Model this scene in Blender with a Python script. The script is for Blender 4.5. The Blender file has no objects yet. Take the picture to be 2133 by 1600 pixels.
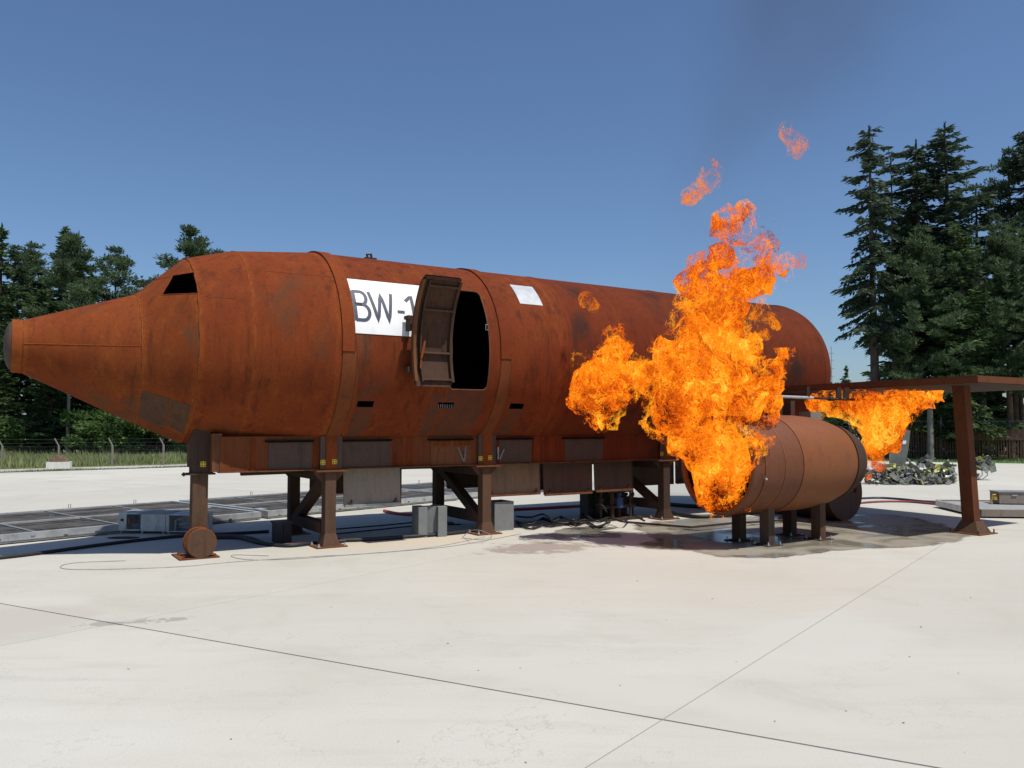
import bpy, bmesh, math, random
import numpy as np
from mathutils import Vector, Matrix, noise

# ------------------------------------------------------------------ camera, light, exposure
scene = bpy.context.scene
PITCH, FPX, CAM_H = 0.0488, 1721.87, 2.1
cam_data = bpy.data.cameras.new('camera')
cam = bpy.data.objects.new('camera', cam_data)
scene.collection.objects.link(cam)
scene.camera = cam
cam.location = (0, 0, CAM_H)
cam.rotation_euler = (math.pi / 2 + PITCH, 0, 0)
cam_data.sensor_width = 36
cam_data.lens = FPX / 2133 * 36
cam_data.clip_start, cam_data.clip_end = 0.1, 3000

SUN_EL = math.radians(66)
SUN_H = Vector((0.73, -0.683)).normalized()          # horizontal direction towards the sun
sun_vec = Vector((SUN_H.x * math.cos(SUN_EL), SUN_H.y * math.cos(SUN_EL), math.sin(SUN_EL)))
world = bpy.data.worlds.new('World')
scene.world = world
world.use_nodes = True
wn = world.node_tree.nodes
bg = wn['Background']
sky = wn.new('ShaderNodeTexSky')
sky.sky_type = 'NISHITA'
sky.sun_disc = False
sky.sun_elevation = SUN_EL
sky.sun_rotation = math.atan2(SUN_H.x, SUN_H.y)
sky.air_density, sky.dust_density, sky.ozone_density = 1.0, 1.0, 8.0
sky.altitude = 100
world.node_tree.links.new(sky.outputs[0], bg.inputs[0])
bg.inputs[1].default_value = 0.10
sun_d = bpy.data.lights.new('sun', 'SUN')
sun_d.energy, sun_d.angle, sun_d.color = 4.3, math.radians(0.5), (1.0, 0.955, 0.88)
sun = bpy.data.objects.new('sun', sun_d)
scene.collection.objects.link(sun)
sun.rotation_euler = sun_vec.to_track_quat('Z', 'Y').to_euler()
scene.view_settings.view_transform = 'Standard'
scene.view_settings.look = 'None'
scene.view_settings.gamma = 1
scene.view_settings.use_curve_mapping = False
scene.view_settings.exposure = 0.15
scene.cycles.transparent_max_bounces = 48
scene.cycles.max_bounces = 8
scene.cycles.use_denoising = True
scene.cycles.volume_step_rate = 4.0
scene.cycles.volume_max_steps = 64
scene.cycles.volume_bounces = 0

# ------------------------------------------------------------------ layout helpers
random.seed(7)
noise.seed_set(3)
C = scene.collection
ANG = 0.5659
OX, OY = -3.6813, 15.1681
R, HC = 1.8343, 3.4047                                 # barrel radius and axis height
AX = Vector((math.cos(ANG), math.sin(ANG), 0))
LA = Vector((-math.sin(ANG), math.cos(ANG), 0))

def W(s, y, z=0.0):
    """point in aircraft coordinates (along, across, up) to world"""
    return Vector((OX, OY, z)) + AX * s + LA * y

def ray(px, py):
    u, v = (px - 1066.5) / FPX, -(py - 800) / FPX
    c, s = math.cos(PITCH), math.sin(PITCH)
    return Vector((u, c - v * s, s + v * c))

def gz(px, py, z=0.0):
    d = ray(px, py)
    return Vector((0, 0, CAM_H)) + d * ((z - CAM_H) / d.z)

def at(px, py, Y):
    d = ray(px, py)
    return Vector((0, 0, CAM_H)) + d * (Y / d.y)

def link(name, data, parent=None):
    o = bpy.data.objects.new(name, data)
    C.objects.link(o)
    if parent is not None:
        o.parent = parent
    return o

def tag(o, label=None, cat=None, group=None, kind=None):
    if label: o['label'] = label
    if cat: o['category'] = cat
    if group: o['group'] = group
    if kind: o['kind'] = kind
    return o

def thing(name, label, cat, loc=(0, 0, 0), rz=0.0, group=None):
    o = link(name, None)
    o.location = loc
    o.rotation_euler = (0, 0, rz)
    return tag(o, label, cat, group)

def copy_tree(o, parent=None):
    c = o.copy()
    C.objects.link(c)
    c.parent = parent
    for ch in list(o.children):
        copy_tree(ch, c)
    return c

class MB:
    """collects faces for one mesh"""
    def __init__(self):
        self.v, self.f, self.m = [], [], []

    def add(self, vs, fs, mi=0):
        n = len(self.v)
        self.v += [tuple(p) for p in vs]
        self.f += [tuple(i + n for i in f) for f in fs]
        self.m += [mi] * len(fs)
        return self

    def box(self, x0, x1, y0, y1, z0, z1, mi=0):
        vs = [(x, y, z) for x in (x0, x1) for y in (y0, y1) for z in (z0, z1)]
        return self.add(vs, [(0, 1, 3, 2), (4, 6, 7, 5), (0, 4, 5, 1), (2, 3, 7, 6), (0, 2, 6, 4), (1, 5, 7, 3)], mi)

    def beam(self, p, q, w, h, up=(0, 0, 1), mi=0):
        p, q = Vector(p), Vector(q)
        d = (q - p).normalized()
        up = Vector(up)
        a = d.cross(up)
        if a.length < 1e-4: a = d.cross(Vector((1, 0, 0)))
        a.normalize()
        b = a.cross(d).normalized()
        vs = [c + a * (i * w / 2) + b * (j * h / 2) for c in (p, q) for i in (-1, 1) for j in (-1, 1)]
        return self.add(vs, [(0, 1, 3, 2), (4, 6, 7, 5), (0, 4, 5, 1), (2, 3, 7, 6), (0, 2, 6, 4), (1, 5, 7, 3)], mi)

    def tube(self, pts, r, n=8, mi=0, closed=False):
        pts = [Vector(p) for p in pts]
        k = len(pts)
        rs = r if isinstance(r, (list, tuple)) else [r] * k
        base = []
        prev = None
        for i, p in enumerate(pts):
            if closed: d = pts[(i + 1) % k] - pts[i - 1]
            else: d = pts[min(i + 1, k - 1)] - pts[max(i - 1, 0)]
            if d.length < 1e-9: d = Vector((0, 0, 1))
            d.normalize()
            a = prev - d * prev.dot(d) if prev is not None else d.orthogonal()
            if a.length < 1e-5: a = d.orthogonal()
            a.normalize()
            prev = a
            b = d.cross(a)
            base += [p + (a * math.cos(t) + b * math.sin(t)) * rs[i] for t in [2 * math.pi * j / n for j in range(n)]]
        fs = []
        for i in range(k if closed else k - 1):
            i2 = (i + 1) % k
            for j in range(n):
                j2 = (j + 1) % n
                fs.append((i * n + j, i * n + j2, i2 * n + j2, i2 * n + j))
        if not closed:
            fs += [tuple(range(n))[::-1], tuple((k - 1) * n + j for j in range(n))]
        return self.add(base, fs, mi)

    def prism(self, poly, axis, a, b, mi=0):
        """extrude a polygon along axis x, y or z between a and b"""
        def P(u, v, w):
            return {'x': (w, u, v), 'y': (u, w, v), 'z': (u, v, w)}[axis]
        n = len(poly)
        vs = [P(u, v, a) for u, v in poly] + [P(u, v, b) for u, v in poly]
        fs = [tuple(range(n))[::-1], tuple(range(n, 2 * n))] + [(i, (i + 1) % n, n + (i + 1) % n, n + i) for i in range(n)]
        return self.add(vs, fs, mi)

    def lathe(self, st, n=64, y0=0.0, mi=0, closed=False, t0=0.0, t1=2 * math.pi):
        """stations (s, zc, r) turned about the s axis"""
        full = abs(t1 - t0 - 2 * math.pi) < 1e-6
        m = n if full else n + 1
        vs = []
        for s, zc, r in st:
            for j in range(m):
                t = t0 + (t1 - t0) * j / n
                vs.append((s, y0 + r * math.cos(t), zc + r * math.sin(t)))
        fs = []
        k = len(st)
        for i in range(k if closed else k - 1):
            i2 = (i + 1) % k
            for j in range(n):
                j2 = (j + 1) % m
                fs.append((i * m + j, i2 * m + j, i2 * m + j2, i * m + j2))
        if closed and not full:
            fs += [tuple(i * m for i in range(k)), tuple(i * m + n for i in range(k))[::-1]]
        return self.add(vs, fs, mi)

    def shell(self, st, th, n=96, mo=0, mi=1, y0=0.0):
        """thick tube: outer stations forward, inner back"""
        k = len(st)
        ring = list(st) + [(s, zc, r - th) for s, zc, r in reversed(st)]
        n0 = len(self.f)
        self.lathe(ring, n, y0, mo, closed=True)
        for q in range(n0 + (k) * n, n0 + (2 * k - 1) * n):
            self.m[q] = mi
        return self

    def mesh(self, name, mats, smooth=None):
        me = bpy.data.meshes.new(name)
        me.from_pydata(self.v, [], self.f)
        bm = bmesh.new()
        bm.from_mesh(me)
        bmesh.ops.recalc_face_normals(bm, faces=bm.faces)
        bm.to_mesh(me)
        bm.free()
        for m in (mats if isinstance(mats, (list, tuple)) else [mats]):
            me.materials.append(m)
        me.polygons.foreach_set('material_index', self.m)
        if smooth is not None:
            me.polygons.foreach_set('use_smooth', [True] * len(me.polygons))
            me.set_sharp_from_angle(angle=math.radians(smooth))
        me.update()
        return me

    def build(self, name, mats, parent=None, smooth=None):
        return link(name, self.mesh(name, mats, smooth), parent)

def cut(o, cutters, smooth=30):
    """subtract cutter meshes from o and bake the result"""
    obs = []
    for cme in cutters:
        co = bpy.data.objects.new('cutter', cme)
        C.objects.link(co)
        co.matrix_world = o.parent.matrix_basis if o.parent else Matrix()
        md = o.modifiers.new('cut', 'BOOLEAN')
        md.operation, md.solver, md.object = 'DIFFERENCE', 'EXACT', co
        obs.append(co)
    bpy.context.view_layer.update()
    dg = bpy.context.evaluated_depsgraph_get()
    me = bpy.data.meshes.new_from_object(o.evaluated_get(dg))
    o.modifiers.clear()
    o.data = me
    me.set_sharp_from_angle(angle=math.radians(smooth))
    for co in obs:
        bpy.data.objects.remove(co)

# ------------------------------------------------------------------ materials
def nd(nt, t, inp=None, **k):
    n = nt.nodes.new(t)
    for a, b in k.items(): setattr(n, a, b)
    for i, v in (inp or {}).items():
        if isinstance(v, bpy.types.NodeSocket): nt.links.new(v, n.inputs[i])
        else: n.inputs[i].default_value = v
    return n

def mth(nt, op, a, b=0.0, clamp=False):
    n = nd(nt, 'ShaderNodeMath', {0: a, 1: b}, operation=op)
    n.use_clamp = clamp
    return n.outputs[0]

def mapr(nt, v, a, b, c=0.0, d=1.0, mode='SMOOTHSTEP'):
    return nd(nt, 'ShaderNodeMapRange', {0: v, 1: a, 2: b, 3: c, 4: d}, interpolation_type=mode).outputs[0]

def mixc(nt, f, a, b, mode='MIX'):
    n = nd(nt, 'ShaderNodeMix', data_type='RGBA', blend_type=mode)
    for i, v in ((0, f), (6, a), (7, b)):
        if isinstance(v, bpy.types.NodeSocket): nt.links.new(v, n.inputs[i])
        elif i == 0: n.inputs[0].default_value = v
        else: n.inputs[i].default_value = (*v, 1) if len(v) == 3 else v
    return n.outputs[2]

def ramp(nt, v, stops):
    n = nt.nodes.new('ShaderNodeValToRGB')
    nt.links.new(v, n.inputs[0])
    el = n.color_ramp.elements
    while len(el) < len(stops): el.new(.5)
    for e, (p, c) in zip(el, stops):
        e.position, e.color = p, (*c, 1)
    return n.outputs[0]

def tex(nt, vec, scale, detail=4.0, rough=.55, dist=0.0):
    return nd(nt, 'ShaderNodeTexNoise', {'Vector': vec, 'Scale': scale, 'Detail': detail, 'Roughness': rough, 'Distortion': dist}).outputs[0]

def scaled(nt, vec, sc, off=(0, 0, 0)):
    return nd(nt, 'ShaderNodeMapping', {0: vec, 1: off, 3: sc}).outputs[0]

def new_mat(name):
    m = bpy.data.materials.new(name)
    m.use_nodes = True
    nt = m.node_tree
    p = nt.nodes['Principled BSDF']
    return m, nt, p

def bump(nt, p, h, strength=.4, dist=.01):
    b = nd(nt, 'ShaderNodeBump', {'Strength': strength, 'Distance': dist, 'Height': h})
    nt.links.new(b.outputs[0], p.inputs['Normal'])

def rust(name, c1, c2, c3, streak=.55, patch=.5, rough=.85, sc=1.0, seed=0.0, stain=None, spec=.10, runs=(), seams=()):
    """c1 main, c2 dark streaks, c3 bright powdery rust; stain = (colour, lo, hi) blotches of bare/sooted steel"""
    m, nt, p = new_mat(name)
    co = nd(nt, 'ShaderNodeTexCoord').outputs['Object']
    b1 = tex(nt, scaled(nt, co, (1, 1, 1), (seed, seed * .3, 0)), 1.1 * sc, 6, .6)
    st = tex(nt, scaled(nt, co, (7 * sc, 7 * sc, .55 * sc), (seed, 0, 1)), 1.0, 6, .62)
    st2 = tex(nt, scaled(nt, co, (22 * sc, 22 * sc, .8 * sc), (0, seed, 0)), 1.0, 4, .6)
    fine = tex(nt, co, 34 * sc, 5, .65)
    mid = tex(nt, scaled(nt, co, (1, 1, .6), (seed, 5, 0)), 4.2 * sc, 6, .62)
    c = mixc(nt, mapr(nt, b1, .38, .62), c1, [x * .80 + y * .20 for x, y in zip(c1, c3)])
    c = mixc(nt, mth(nt, 'MULTIPLY', mapr(nt, st, .50, .70), streak), c, c2)
    c = mixc(nt, mth(nt, 'MULTIPLY', mapr(nt, st2, .54, .72), streak * .7), c, c2)
    c = mixc(nt, mth(nt, 'MULTIPLY', mapr(nt, mid, .53, .70), patch), c, c3)
    c = mixc(nt, mth(nt, 'MULTIPLY', mapr(nt, mid, .45, .30), .5), c, c2)
    if stain:
        sm = tex(nt, scaled(nt, co, (1, 1, .7), (seed, 9, 2)), .9 * sc, 5, .55)
        c = mixc(nt, mapr(nt, sm, stain[1], stain[2]), c, stain[0])
    if seams:                                          # powdery rust along weld lines
        sx_ = nd(nt, 'ShaderNodeSeparateXYZ', {0: co}).outputs[0]
        wv_ = mth(nt, 'MULTIPLY', mth(nt, 'SUBTRACT', tex(nt, co, 3.1, 4, .6), .5), .10)
        for s0 in seams:
            dd = mth(nt, 'ABSOLUTE', mth(nt, 'ADD', mth(nt, 'SUBTRACT', sx_, s0), wv_))
            f = mth(nt, 'MULTIPLY', mapr(nt, dd, .075, .0), mapr(nt, st2, .40, .62, .05, .6))
            c = mixc(nt, f, c, c3)
            f = mth(nt, 'MULTIPLY', mapr(nt, mth(nt, 'ABSOLUTE', mth(nt, 'SUBTRACT', dd, .11)), .04, .0), mapr(nt, st, .45, .65, 0, .6))
            c = mixc(nt, f, c, c2)
    if runs:                                           # dirty run-off marks below the slots and the door
        sp = nd(nt, 'ShaderNodeSeparateXYZ', {0: co}); wob = mth(nt, 'MULTIPLY', mth(nt, 'SUBTRACT', mid, .5), .16)
        for s0, s1, zt in runs:
            xx = mth(nt, 'ADD', sp.outputs[0], wob)
            f = mth(nt, 'MULTIPLY', mapr(nt, xx, s0 - .05, s0 + .06), mapr(nt, xx, s1 + .05, s1 - .06))
            f = mth(nt, 'MULTIPLY', f, mapr(nt, sp.outputs[2], zt + .02, zt - .03))
            f = mth(nt, 'MULTIPLY', f, mapr(nt, st, .30, .55, .35, .9))
            c = mixc(nt, mth(nt, 'MULTIPLY', f, .8), c, (.078, .042, .027))
    c = mixc(nt, mth(nt, 'MULTIPLY', mapr(nt, fine, .35, .7), .35), c, [x * .55 for x in c1])
    nt.links.new(c, p.inputs['Base Color'])
    p.inputs['Roughness'].default_value = rough
    p.inputs['Specular IOR Level'].default_value = spec
    h = mth(nt, 'ADD', mth(nt, 'MULTIPLY', fine, .5), mth(nt, 'MULTIPLY', mid, 1.2))
    bump(nt, p, h, .35, .012)
    return m

def plain(name, col, rough=.6, metal=0.0, var=.25, sc=6.0, dirt=None, bmp=.15, spec=.4):
    m, nt, p = new_mat(name)
    co = nd(nt, 'ShaderNodeTexCoord').outputs['Object']
    n1 = tex(nt, co, sc, 6, .6)
    n2 = tex(nt, scaled(nt, co, (1, 1, .3)), sc * 2.3, 5, .6)
    c = mixc(nt, mapr(nt, n1, .3, .7), [x * (1 - var) for x in col], [min(1, x * (1 + var * .6)) for x in col])
    c = mixc(nt, mth(nt, 'MULTIPLY', mapr(nt, n2, .52, .72), .6), c, dirt if dirt else [x * (1 - var * 1.3) for x in col])
    nt.links.new(c, p.inputs['Base Color'])
    p.inputs['Roughness'].default_value = rough
    p.inputs['Metallic'].default_value = metal
    p.inputs['Specular IOR Level'].default_value = spec
    bump(nt, p, tex(nt, co, sc * 6, 4, .6), bmp, .006)
    return m

RUST = rust('rust_orange', (0.1680, 0.0341, 0.0095), (0.0859, 0.0218, 0.0092), (0.2812, 0.0712, 0.0156), streak=.65, patch=.32, seams=(-2.27, -1.50, -.16), stain=((.105, .042, .020), .60, .78))
RUST2 = rust('rust_red_brown', (0.1484, 0.0305, 0.0095), (0.0664, 0.0196, 0.0092), (0.2500, 0.0617, 0.0142), streak=.8, patch=.35, seed=4.0, stain=((.095, .050, .030), .60, .74),
             seams=(.17, 1.62, 1.88, 4.05, 4.32), runs=((.255, .57, 2.40), (1.60, 1.90, 2.66), (1.93, 2.72, 2.72), (3.30, 3.64, 2.40)))
RUST3 = rust('rust_sooted', (0.1289, 0.0254, 0.0088), (0.0625, 0.0160, 0.0085), (0.1953, 0.0450, 0.0121), streak=.5, patch=.25, seed=8.0, seams=(4.6, 5.9, 7.9), stain=((.036, .019, .014), .50, .70))
RUST_NOSE = rust('rust_nose', (0.1758, 0.0377, 0.0102), (0.0898, 0.0262, 0.0113), (0.2969, 0.0835, 0.0184), streak=.45, patch=.45, seed=2.0, seams=(-3.02, -2.31, -4.57), stain=((.098, .056, .030), .53, .68))
RUST_BAND = rust('rust_band', (0.1914, 0.0421, 0.0113), (0.0937, 0.0262, 0.0106), (0.2812, 0.0726, 0.0170), streak=.5, patch=.35, seed=11.0)
RUST_BROWN = rust('rust_brown_plate', (.15, .062, .030), (.075, .036, .022), (.26, .10, .035), streak=.8, patch=.3, seed=13.0)
RUST_WELD = rust('rust_weld', (0.2109, 0.0523, 0.0127), (0.1172, 0.0305, 0.0099), (0.3125, 0.0980, 0.0240), streak=.3, patch=.5, sc=3.0)
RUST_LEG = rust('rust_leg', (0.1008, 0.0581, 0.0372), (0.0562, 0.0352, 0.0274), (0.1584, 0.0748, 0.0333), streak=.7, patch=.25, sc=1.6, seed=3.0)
RUST_DARK = rust('dark_or_shaded_steel', (.062, .040, .030), (.035, .025, .021), (.12, .055, .03), streak=.6, patch=.2, sc=1.5, seed=6.0)
PANEL = rust('grey_brown_panel', (.085, .060, .048), (.050, .036, .030), (.16, .075, .038), streak=.6, patch=.18, sc=1.3, seed=5.0, rough=.7)
PANEL_TAN = rust('tan_panel', (.215, .155, .105), (.13, .085, .055), (.30, .16, .07), streak=.5, patch=.2, sc=1.4, seed=15.0, rough=.7)
PANEL_GREY = rust('grey_panel', (.235, .205, .175), (.14, .115, .10), (.30, .20, .13), streak=.35, patch=.15, sc=1.4, seed=16.0, rough=.65)
ENGINE = rust('engine_rust', (.135, .040, .0125), (.080, .027, .011), (.195, .062, .017), streak=.35, patch=.3, seed=21.0, sc=1.4, rough=.62, spec=.4)
ENGINE2 = rust('engine_rust_light', (.190, .057, .0130), (.115, .037, .011), (.24, .076, .018), streak=.3, patch=.3, seed=23.0, sc=1.4, rough=.62, spec=.4)
SOOT_GAP = plain('soot_gap_black', (.008, .007, .0065), .9, var=.3, spec=.1)
BLACK = plain('black_rubber', (.016, .016, .018), .55, var=.3)
STEEL = plain('galvanised_steel', (.46, .47, .47), .42, .35, var=.18, sc=5, dirt=(.28, .25, .22), bmp=.08)
STEEL_DULL = plain('dull_steel', (.27, .28, .28), .5, .3, var=.22, sc=4, dirt=(.17, .15, .13), bmp=.1)
GRATE = plain('burnt_grating', (.085, .080, .074), .8, .1, var=.45, sc=2.0, dirt=(.16, .14, .125), bmp=.4)
WHITE = plain('white_paint', (.78, .78, .77), .5, 0, var=.05, sc=3, dirt=(.64, .62, .59), bmp=.05)
PATCHM = plain('bare_metal_patch', (.55, .57, .58), .38, .3, var=.15, sc=5, dirt=(.42, .42, .42), bmp=.06)
LETTER = plain('navy_letter', (.055, .058, .085), .5, 0, var=.1)
GREYCON = plain('grey_block', (.175, .185, .180), .85, 0, var=.12, sc=4, bmp=.2)
YELLOW = plain('yellow_tag', (.72, .52, .03), .5, 0, var=.1)
TAGBLACK = plain('tag_black', (.02, .018, .014), .6)
REDH = plain('red_hose', (.42, .055, .05), .5, var=.15)
GREENP = plain('green_pipe', (.045, .12, .06), .5, var=.2)
BLUEP = plain('blue_valve', (.03, .06, .16), .5, var=.2)
BRASS = plain('brass', (.55, .38, .06), .4, .5, var=.2)

# ------------------------------------------------------------------ ground
def concrete(name):
    m, nt, p = new_mat(name)
    co = nd(nt, 'ShaderNodeNewGeometry').outputs['Position']
    rnd = nd(nt, 'ShaderNodeObjectInfo').outputs['Random']
    big = tex(nt, co, .16, 5, .55)
    med = tex(nt, scaled(nt, co, (1, 1, 1), (3, 8, 0)), .75, 6, .6, .6)
    brush = tex(nt, scaled(nt, co, (.5, 3.2, 1)), 1.3, 5, .6)
    fin = tex(nt, co, 55, 4, .6)
    c = mixc(nt, mapr(nt, big, .35, .65), (.468, .450, .390), (.520, .508, .452))
    c = mixc(nt, mth(nt, 'MULTIPLY', mapr(nt, med, .50, .72), .55), c, (.400, .375, .312))
    c = mixc(nt, mth(nt, 'MULTIPLY', mapr(nt, brush, .48, .72), .5), c, (.425, .408, .355))
    soft = tex(nt, scaled(nt, co, (.35, 1.1, 1), (7, 2, 0)), .55, 4, .5)
    c = mixc(nt, mth(nt, 'MULTIPLY', mapr(nt, soft, .52, .70), .5), c, (.555, .543, .485))
    c = mixc(nt, mth(nt, 'MULTIPLY', mapr(nt, fin, .45, .75), .30), c, (.30, .285, .26))
    pit = nd(nt, 'ShaderNodeTexVoronoi', {'Vector': co, 'Scale': 26.0}, feature='F1').outputs['Distance']
    pn = tex(nt, co, 1.3, 3, .6)
    c = mixc(nt, mth(nt, 'MULTIPLY', mapr(nt, pit, .13, .07), mapr(nt, pn, .50, .62, 0, .55)), c, (.20, .185, .165))
    crk = nd(nt, 'ShaderNodeTexNoise', {'Vector': co, 'Scale': .33, 'Detail': 8., 'Roughness': .62, 'Distortion': .4}).outputs[0]
    c = mixc(nt, mth(nt, 'MULTIPLY', mapr(nt, mth(nt, 'ABSOLUTE', mth(nt, 'SUBTRACT', crk, .5)), .0016, .0005), .35), c, (.25, .235, .21))
    c = mixc(nt, mth(nt, 'MULTIPLY', rnd, .50), c, (.392, .376, .325))
    sep = nd(nt, 'ShaderNodeSeparateXYZ', {0: co})
    def patch(cx, cy, rx, ry, rot, col, amt, edge, ns=1.2, namp=.9, hard=.25):
        nonlocal c
        v = nd(nt, 'ShaderNodeMapping', {0: co, 1: (-cx, -cy, 0)}, vector_type='POINT').outputs[0]
        v = nd(nt, 'ShaderNodeVectorRotate', {'Vector': v, 'Angle': -rot}, rotation_type='Z_AXIS').outputs[0]
        v = nd(nt, 'ShaderNodeMapping', {0: v, 3: (1 / rx, 1 / ry, 0)}).outputs[0]
        d = nd(nt, 'ShaderNodeVectorMath', {0: v}, operation='LENGTH').outputs['Value']
        nz = tex(nt, co, ns, 5, .62)
        d = mth(nt, 'ADD', d, mth(nt, 'MULTIPLY', mth(nt, 'SUBTRACT', nz, .5), namp * 2))
        f = mth(nt, 'MULTIPLY', mapr(nt, d, edge + hard, edge), amt)
        c = mixc(nt, f, c, col)
    q = gz(1290, 1215); patch(q.x, q.y, 3.4, 2.0, .1, (.44, .395, .325), .35, .5, .9, .9, .9)       # faint rust wash
    q = gz(1130, 1140); patch(q.x, q.y, 1.2, .8, .35, (.24, .185, .155), .75, .45, 2.6, 1.5, .5)  # old rusty stain
    q = gz(840, 1130); patch(q.x, q.y, 2.2, .7, .5, (.50, .42, .30), .6, .5, 1.5, .9, .6)
    q = gz(270, 1296); patch(q.x, q.y, 1.15, .22, .33, (.30, .285, .245), .9, .38, 3.2, 1.25, .08)   # drips
    q = gz(30, 1290); patch(q.x, q.y, 1.0, .9, .2, (.42, .385, .34), .8, .6, 1.0, .5, .3)
    q = gz(1720, 1330); patch(q.x, q.y, .8, 1.6, -.6, (.475, .465, .415), .6, .6, 1.0, .6, .5)
    q = gz(1290, 1430); patch(q.x, q.y, 2.2, .35, -.52, (.47, .455, .40), .7, .5, 2.0, .9, .6)
    nt.links.new(c, p.inputs['Base Color'])
    p.inputs['Roughness'].default_value = .88
    p.inputs['Specular IOR Level'].default_value = .25
    bump(nt, p, mth(nt, 'ADD', fin, mth(nt, 'MULTIPLY', med, .6)), .18, .004)
    return m

def grassy(name, a, b, d, sc=.5):
    m, nt, p = new_mat(name)
    co = nd(nt, 'ShaderNodeNewGeometry').outputs['Position']
    c = mixc(nt, mapr(nt, tex(nt, co, sc, 6, .65), .35, .65), a, b)
    c = mixc(nt, mapr(nt, tex(nt, co, sc * 9, 5, .6), .5, .75), c, d)
    nt.links.new(c, p.inputs['Base Color'])
    p.inputs['Roughness'].default_value = .9
    return m

CONCRETE = concrete('apron_concrete')
JOINT = plain('joint_filler', (.30, .285, .25), .9, 0, var=.3)
MEADOW = grassy('meadow_soil', (.14, .175, .06), (.20, .215, .09), (.10, .13, .05))
LAWN = grassy('lawn', (.055, .115, .022), (.085, .145, .035), (.04, .075, .02), 1.0)
ROADM = plain('path_gravel', (.40, .385, .355), .9, 0, var=.15, sc=2.0)

def poly_sheet(name, pts, z, mat, kind='structure', parent=None, thick=0.0):
    mb = MB()
    if thick: mb.prism([(p[0], p[1]) for p in pts], 'z', z - thick, z)
    else: mb.add([(p[0], p[1], z) for p in pts], [tuple(range(len(pts)))])
    o = mb.build(name, mat, parent)
    if kind: o['kind'] = kind
    return o

mb = MB()
mb.add([(-900, -300, -.06), (900, -300, -.06), (900, 1500, -.06), (-900, 1500, -.06)], [(0, 1, 2, 3)])
tag(mb.build('ground', MEADOW), 'meadow ground around the concrete apron', 'ground', kind='structure')

APRON = [(-70, -1.0), (-22.2, 36.0), (2.0, 54.7), (27.7, 44.4), (62, 31.0), (62, -12), (-70, -12)]
apron = poly_sheet('apron', APRON, -.012, JOINT)
apron['label'] = 'pale concrete apron under the rusty aircraft'

def clip(poly, n, d):
    """keep the part of a convex polygon with p.n >= d"""
    out = []
    for i in range(len(poly)):
        a, b = poly[i], poly[(i + 1) % len(poly)]
        da, db = a[0] * n[0] + a[1] * n[1] - d, b[0] * n[0] + b[1] * n[1] - d
        if da >= 0: out.append(a)
        if da * db < 0:
            t = da / (da - db)
            out.append((a[0] + (b[0] - a[0]) * t, a[1] + (b[1] - a[1]) * t))
    return out

P0 = gz(1380, 1499)
dA = (gz(1380, 1499) - gz(0, 1257)).normalized(); dB = (gz(1940, 1150) - gz(1230, 1597)).normalized()
nA = Vector((-dA.y, dA.x)); nB = Vector((dB.y, -dB.x))            # nA points away, nB to the right
offB = abs((gz(240, 1299) - P0).xy.dot(nB))
slab_no = 0
for i in range(-9, 10):
    for j in range(-2, 5):
        poly = [tuple(q) for q in APRON]
        a0, a1 = P0.xy.dot(nA) + j * 13.5, P0.xy.dot(nA) + (j + 1) * 13.5
        b0, b1 = P0.xy.dot(nB) + i * offB, P0.xy.dot(nB) + (i + 1) * offB
        poly = clip(poly, nA, a0 + .012); poly = clip(poly, -nA, -(a1 - .012)) if poly else poly
        poly = clip(poly, nB, b0 + .004) if poly else poly; poly = clip(poly, -nB, -(b1 - .004)) if poly else poly
        if len(poly) >= 3:
            slab_no += 1
            poly_sheet('slab', poly, 0.0, CONCRETE, kind=None, parent=apron, thick=.010)

# damp concrete round the engine, outline irregular
def wet_mat():
    m, nt, p = new_mat('wet_concrete')
    co = nd(nt, 'ShaderNodeNewGeometry').outputs['Position']
    n1 = tex(nt, co, .9, 6, .6, .5); n2 = tex(nt, co, 3.5, 5, .6)
    c = mixc(nt, mapr(nt, n1, .35, .65), (.190, .172, .130), (.285, .262, .210))
    c = mixc(nt, mth(nt, 'MULTIPLY', mapr(nt, n2, .5, .7), .35), c, (.15, .130, .10))
    nt.links.new(c, p.inputs['Base Color'])
    nt.links.new(mapr(nt, n1, .42, .58, .18, .5), p.inputs['Roughness'])
    p.inputs['Specular IOR Level'].default_value = .5
    bump(nt, p, tex(nt, co, 40, 4, .6), .06, .003)
    ed = nd(nt, 'ShaderNodeAttribute', attribute_name='edge').outputs['Fac']
    ed = mth(nt, 'ADD', ed, mth(nt, 'MULTIPLY', mth(nt, 'SUBTRACT', tex(nt, co, 2.2, 6, .65), .5), 1.1))
    mx = nd(nt, 'ShaderNodeMixShader', {0: mapr(nt, ed, .30, .62), 1: nd(nt, 'ShaderNodeBsdfTransparent').outputs[0], 2: p.outputs[0]})
    nt.links.new(mx.outputs[0], nt.nodes['Material Output'].inputs[0])
    return m
WET = wet_mat()
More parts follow.
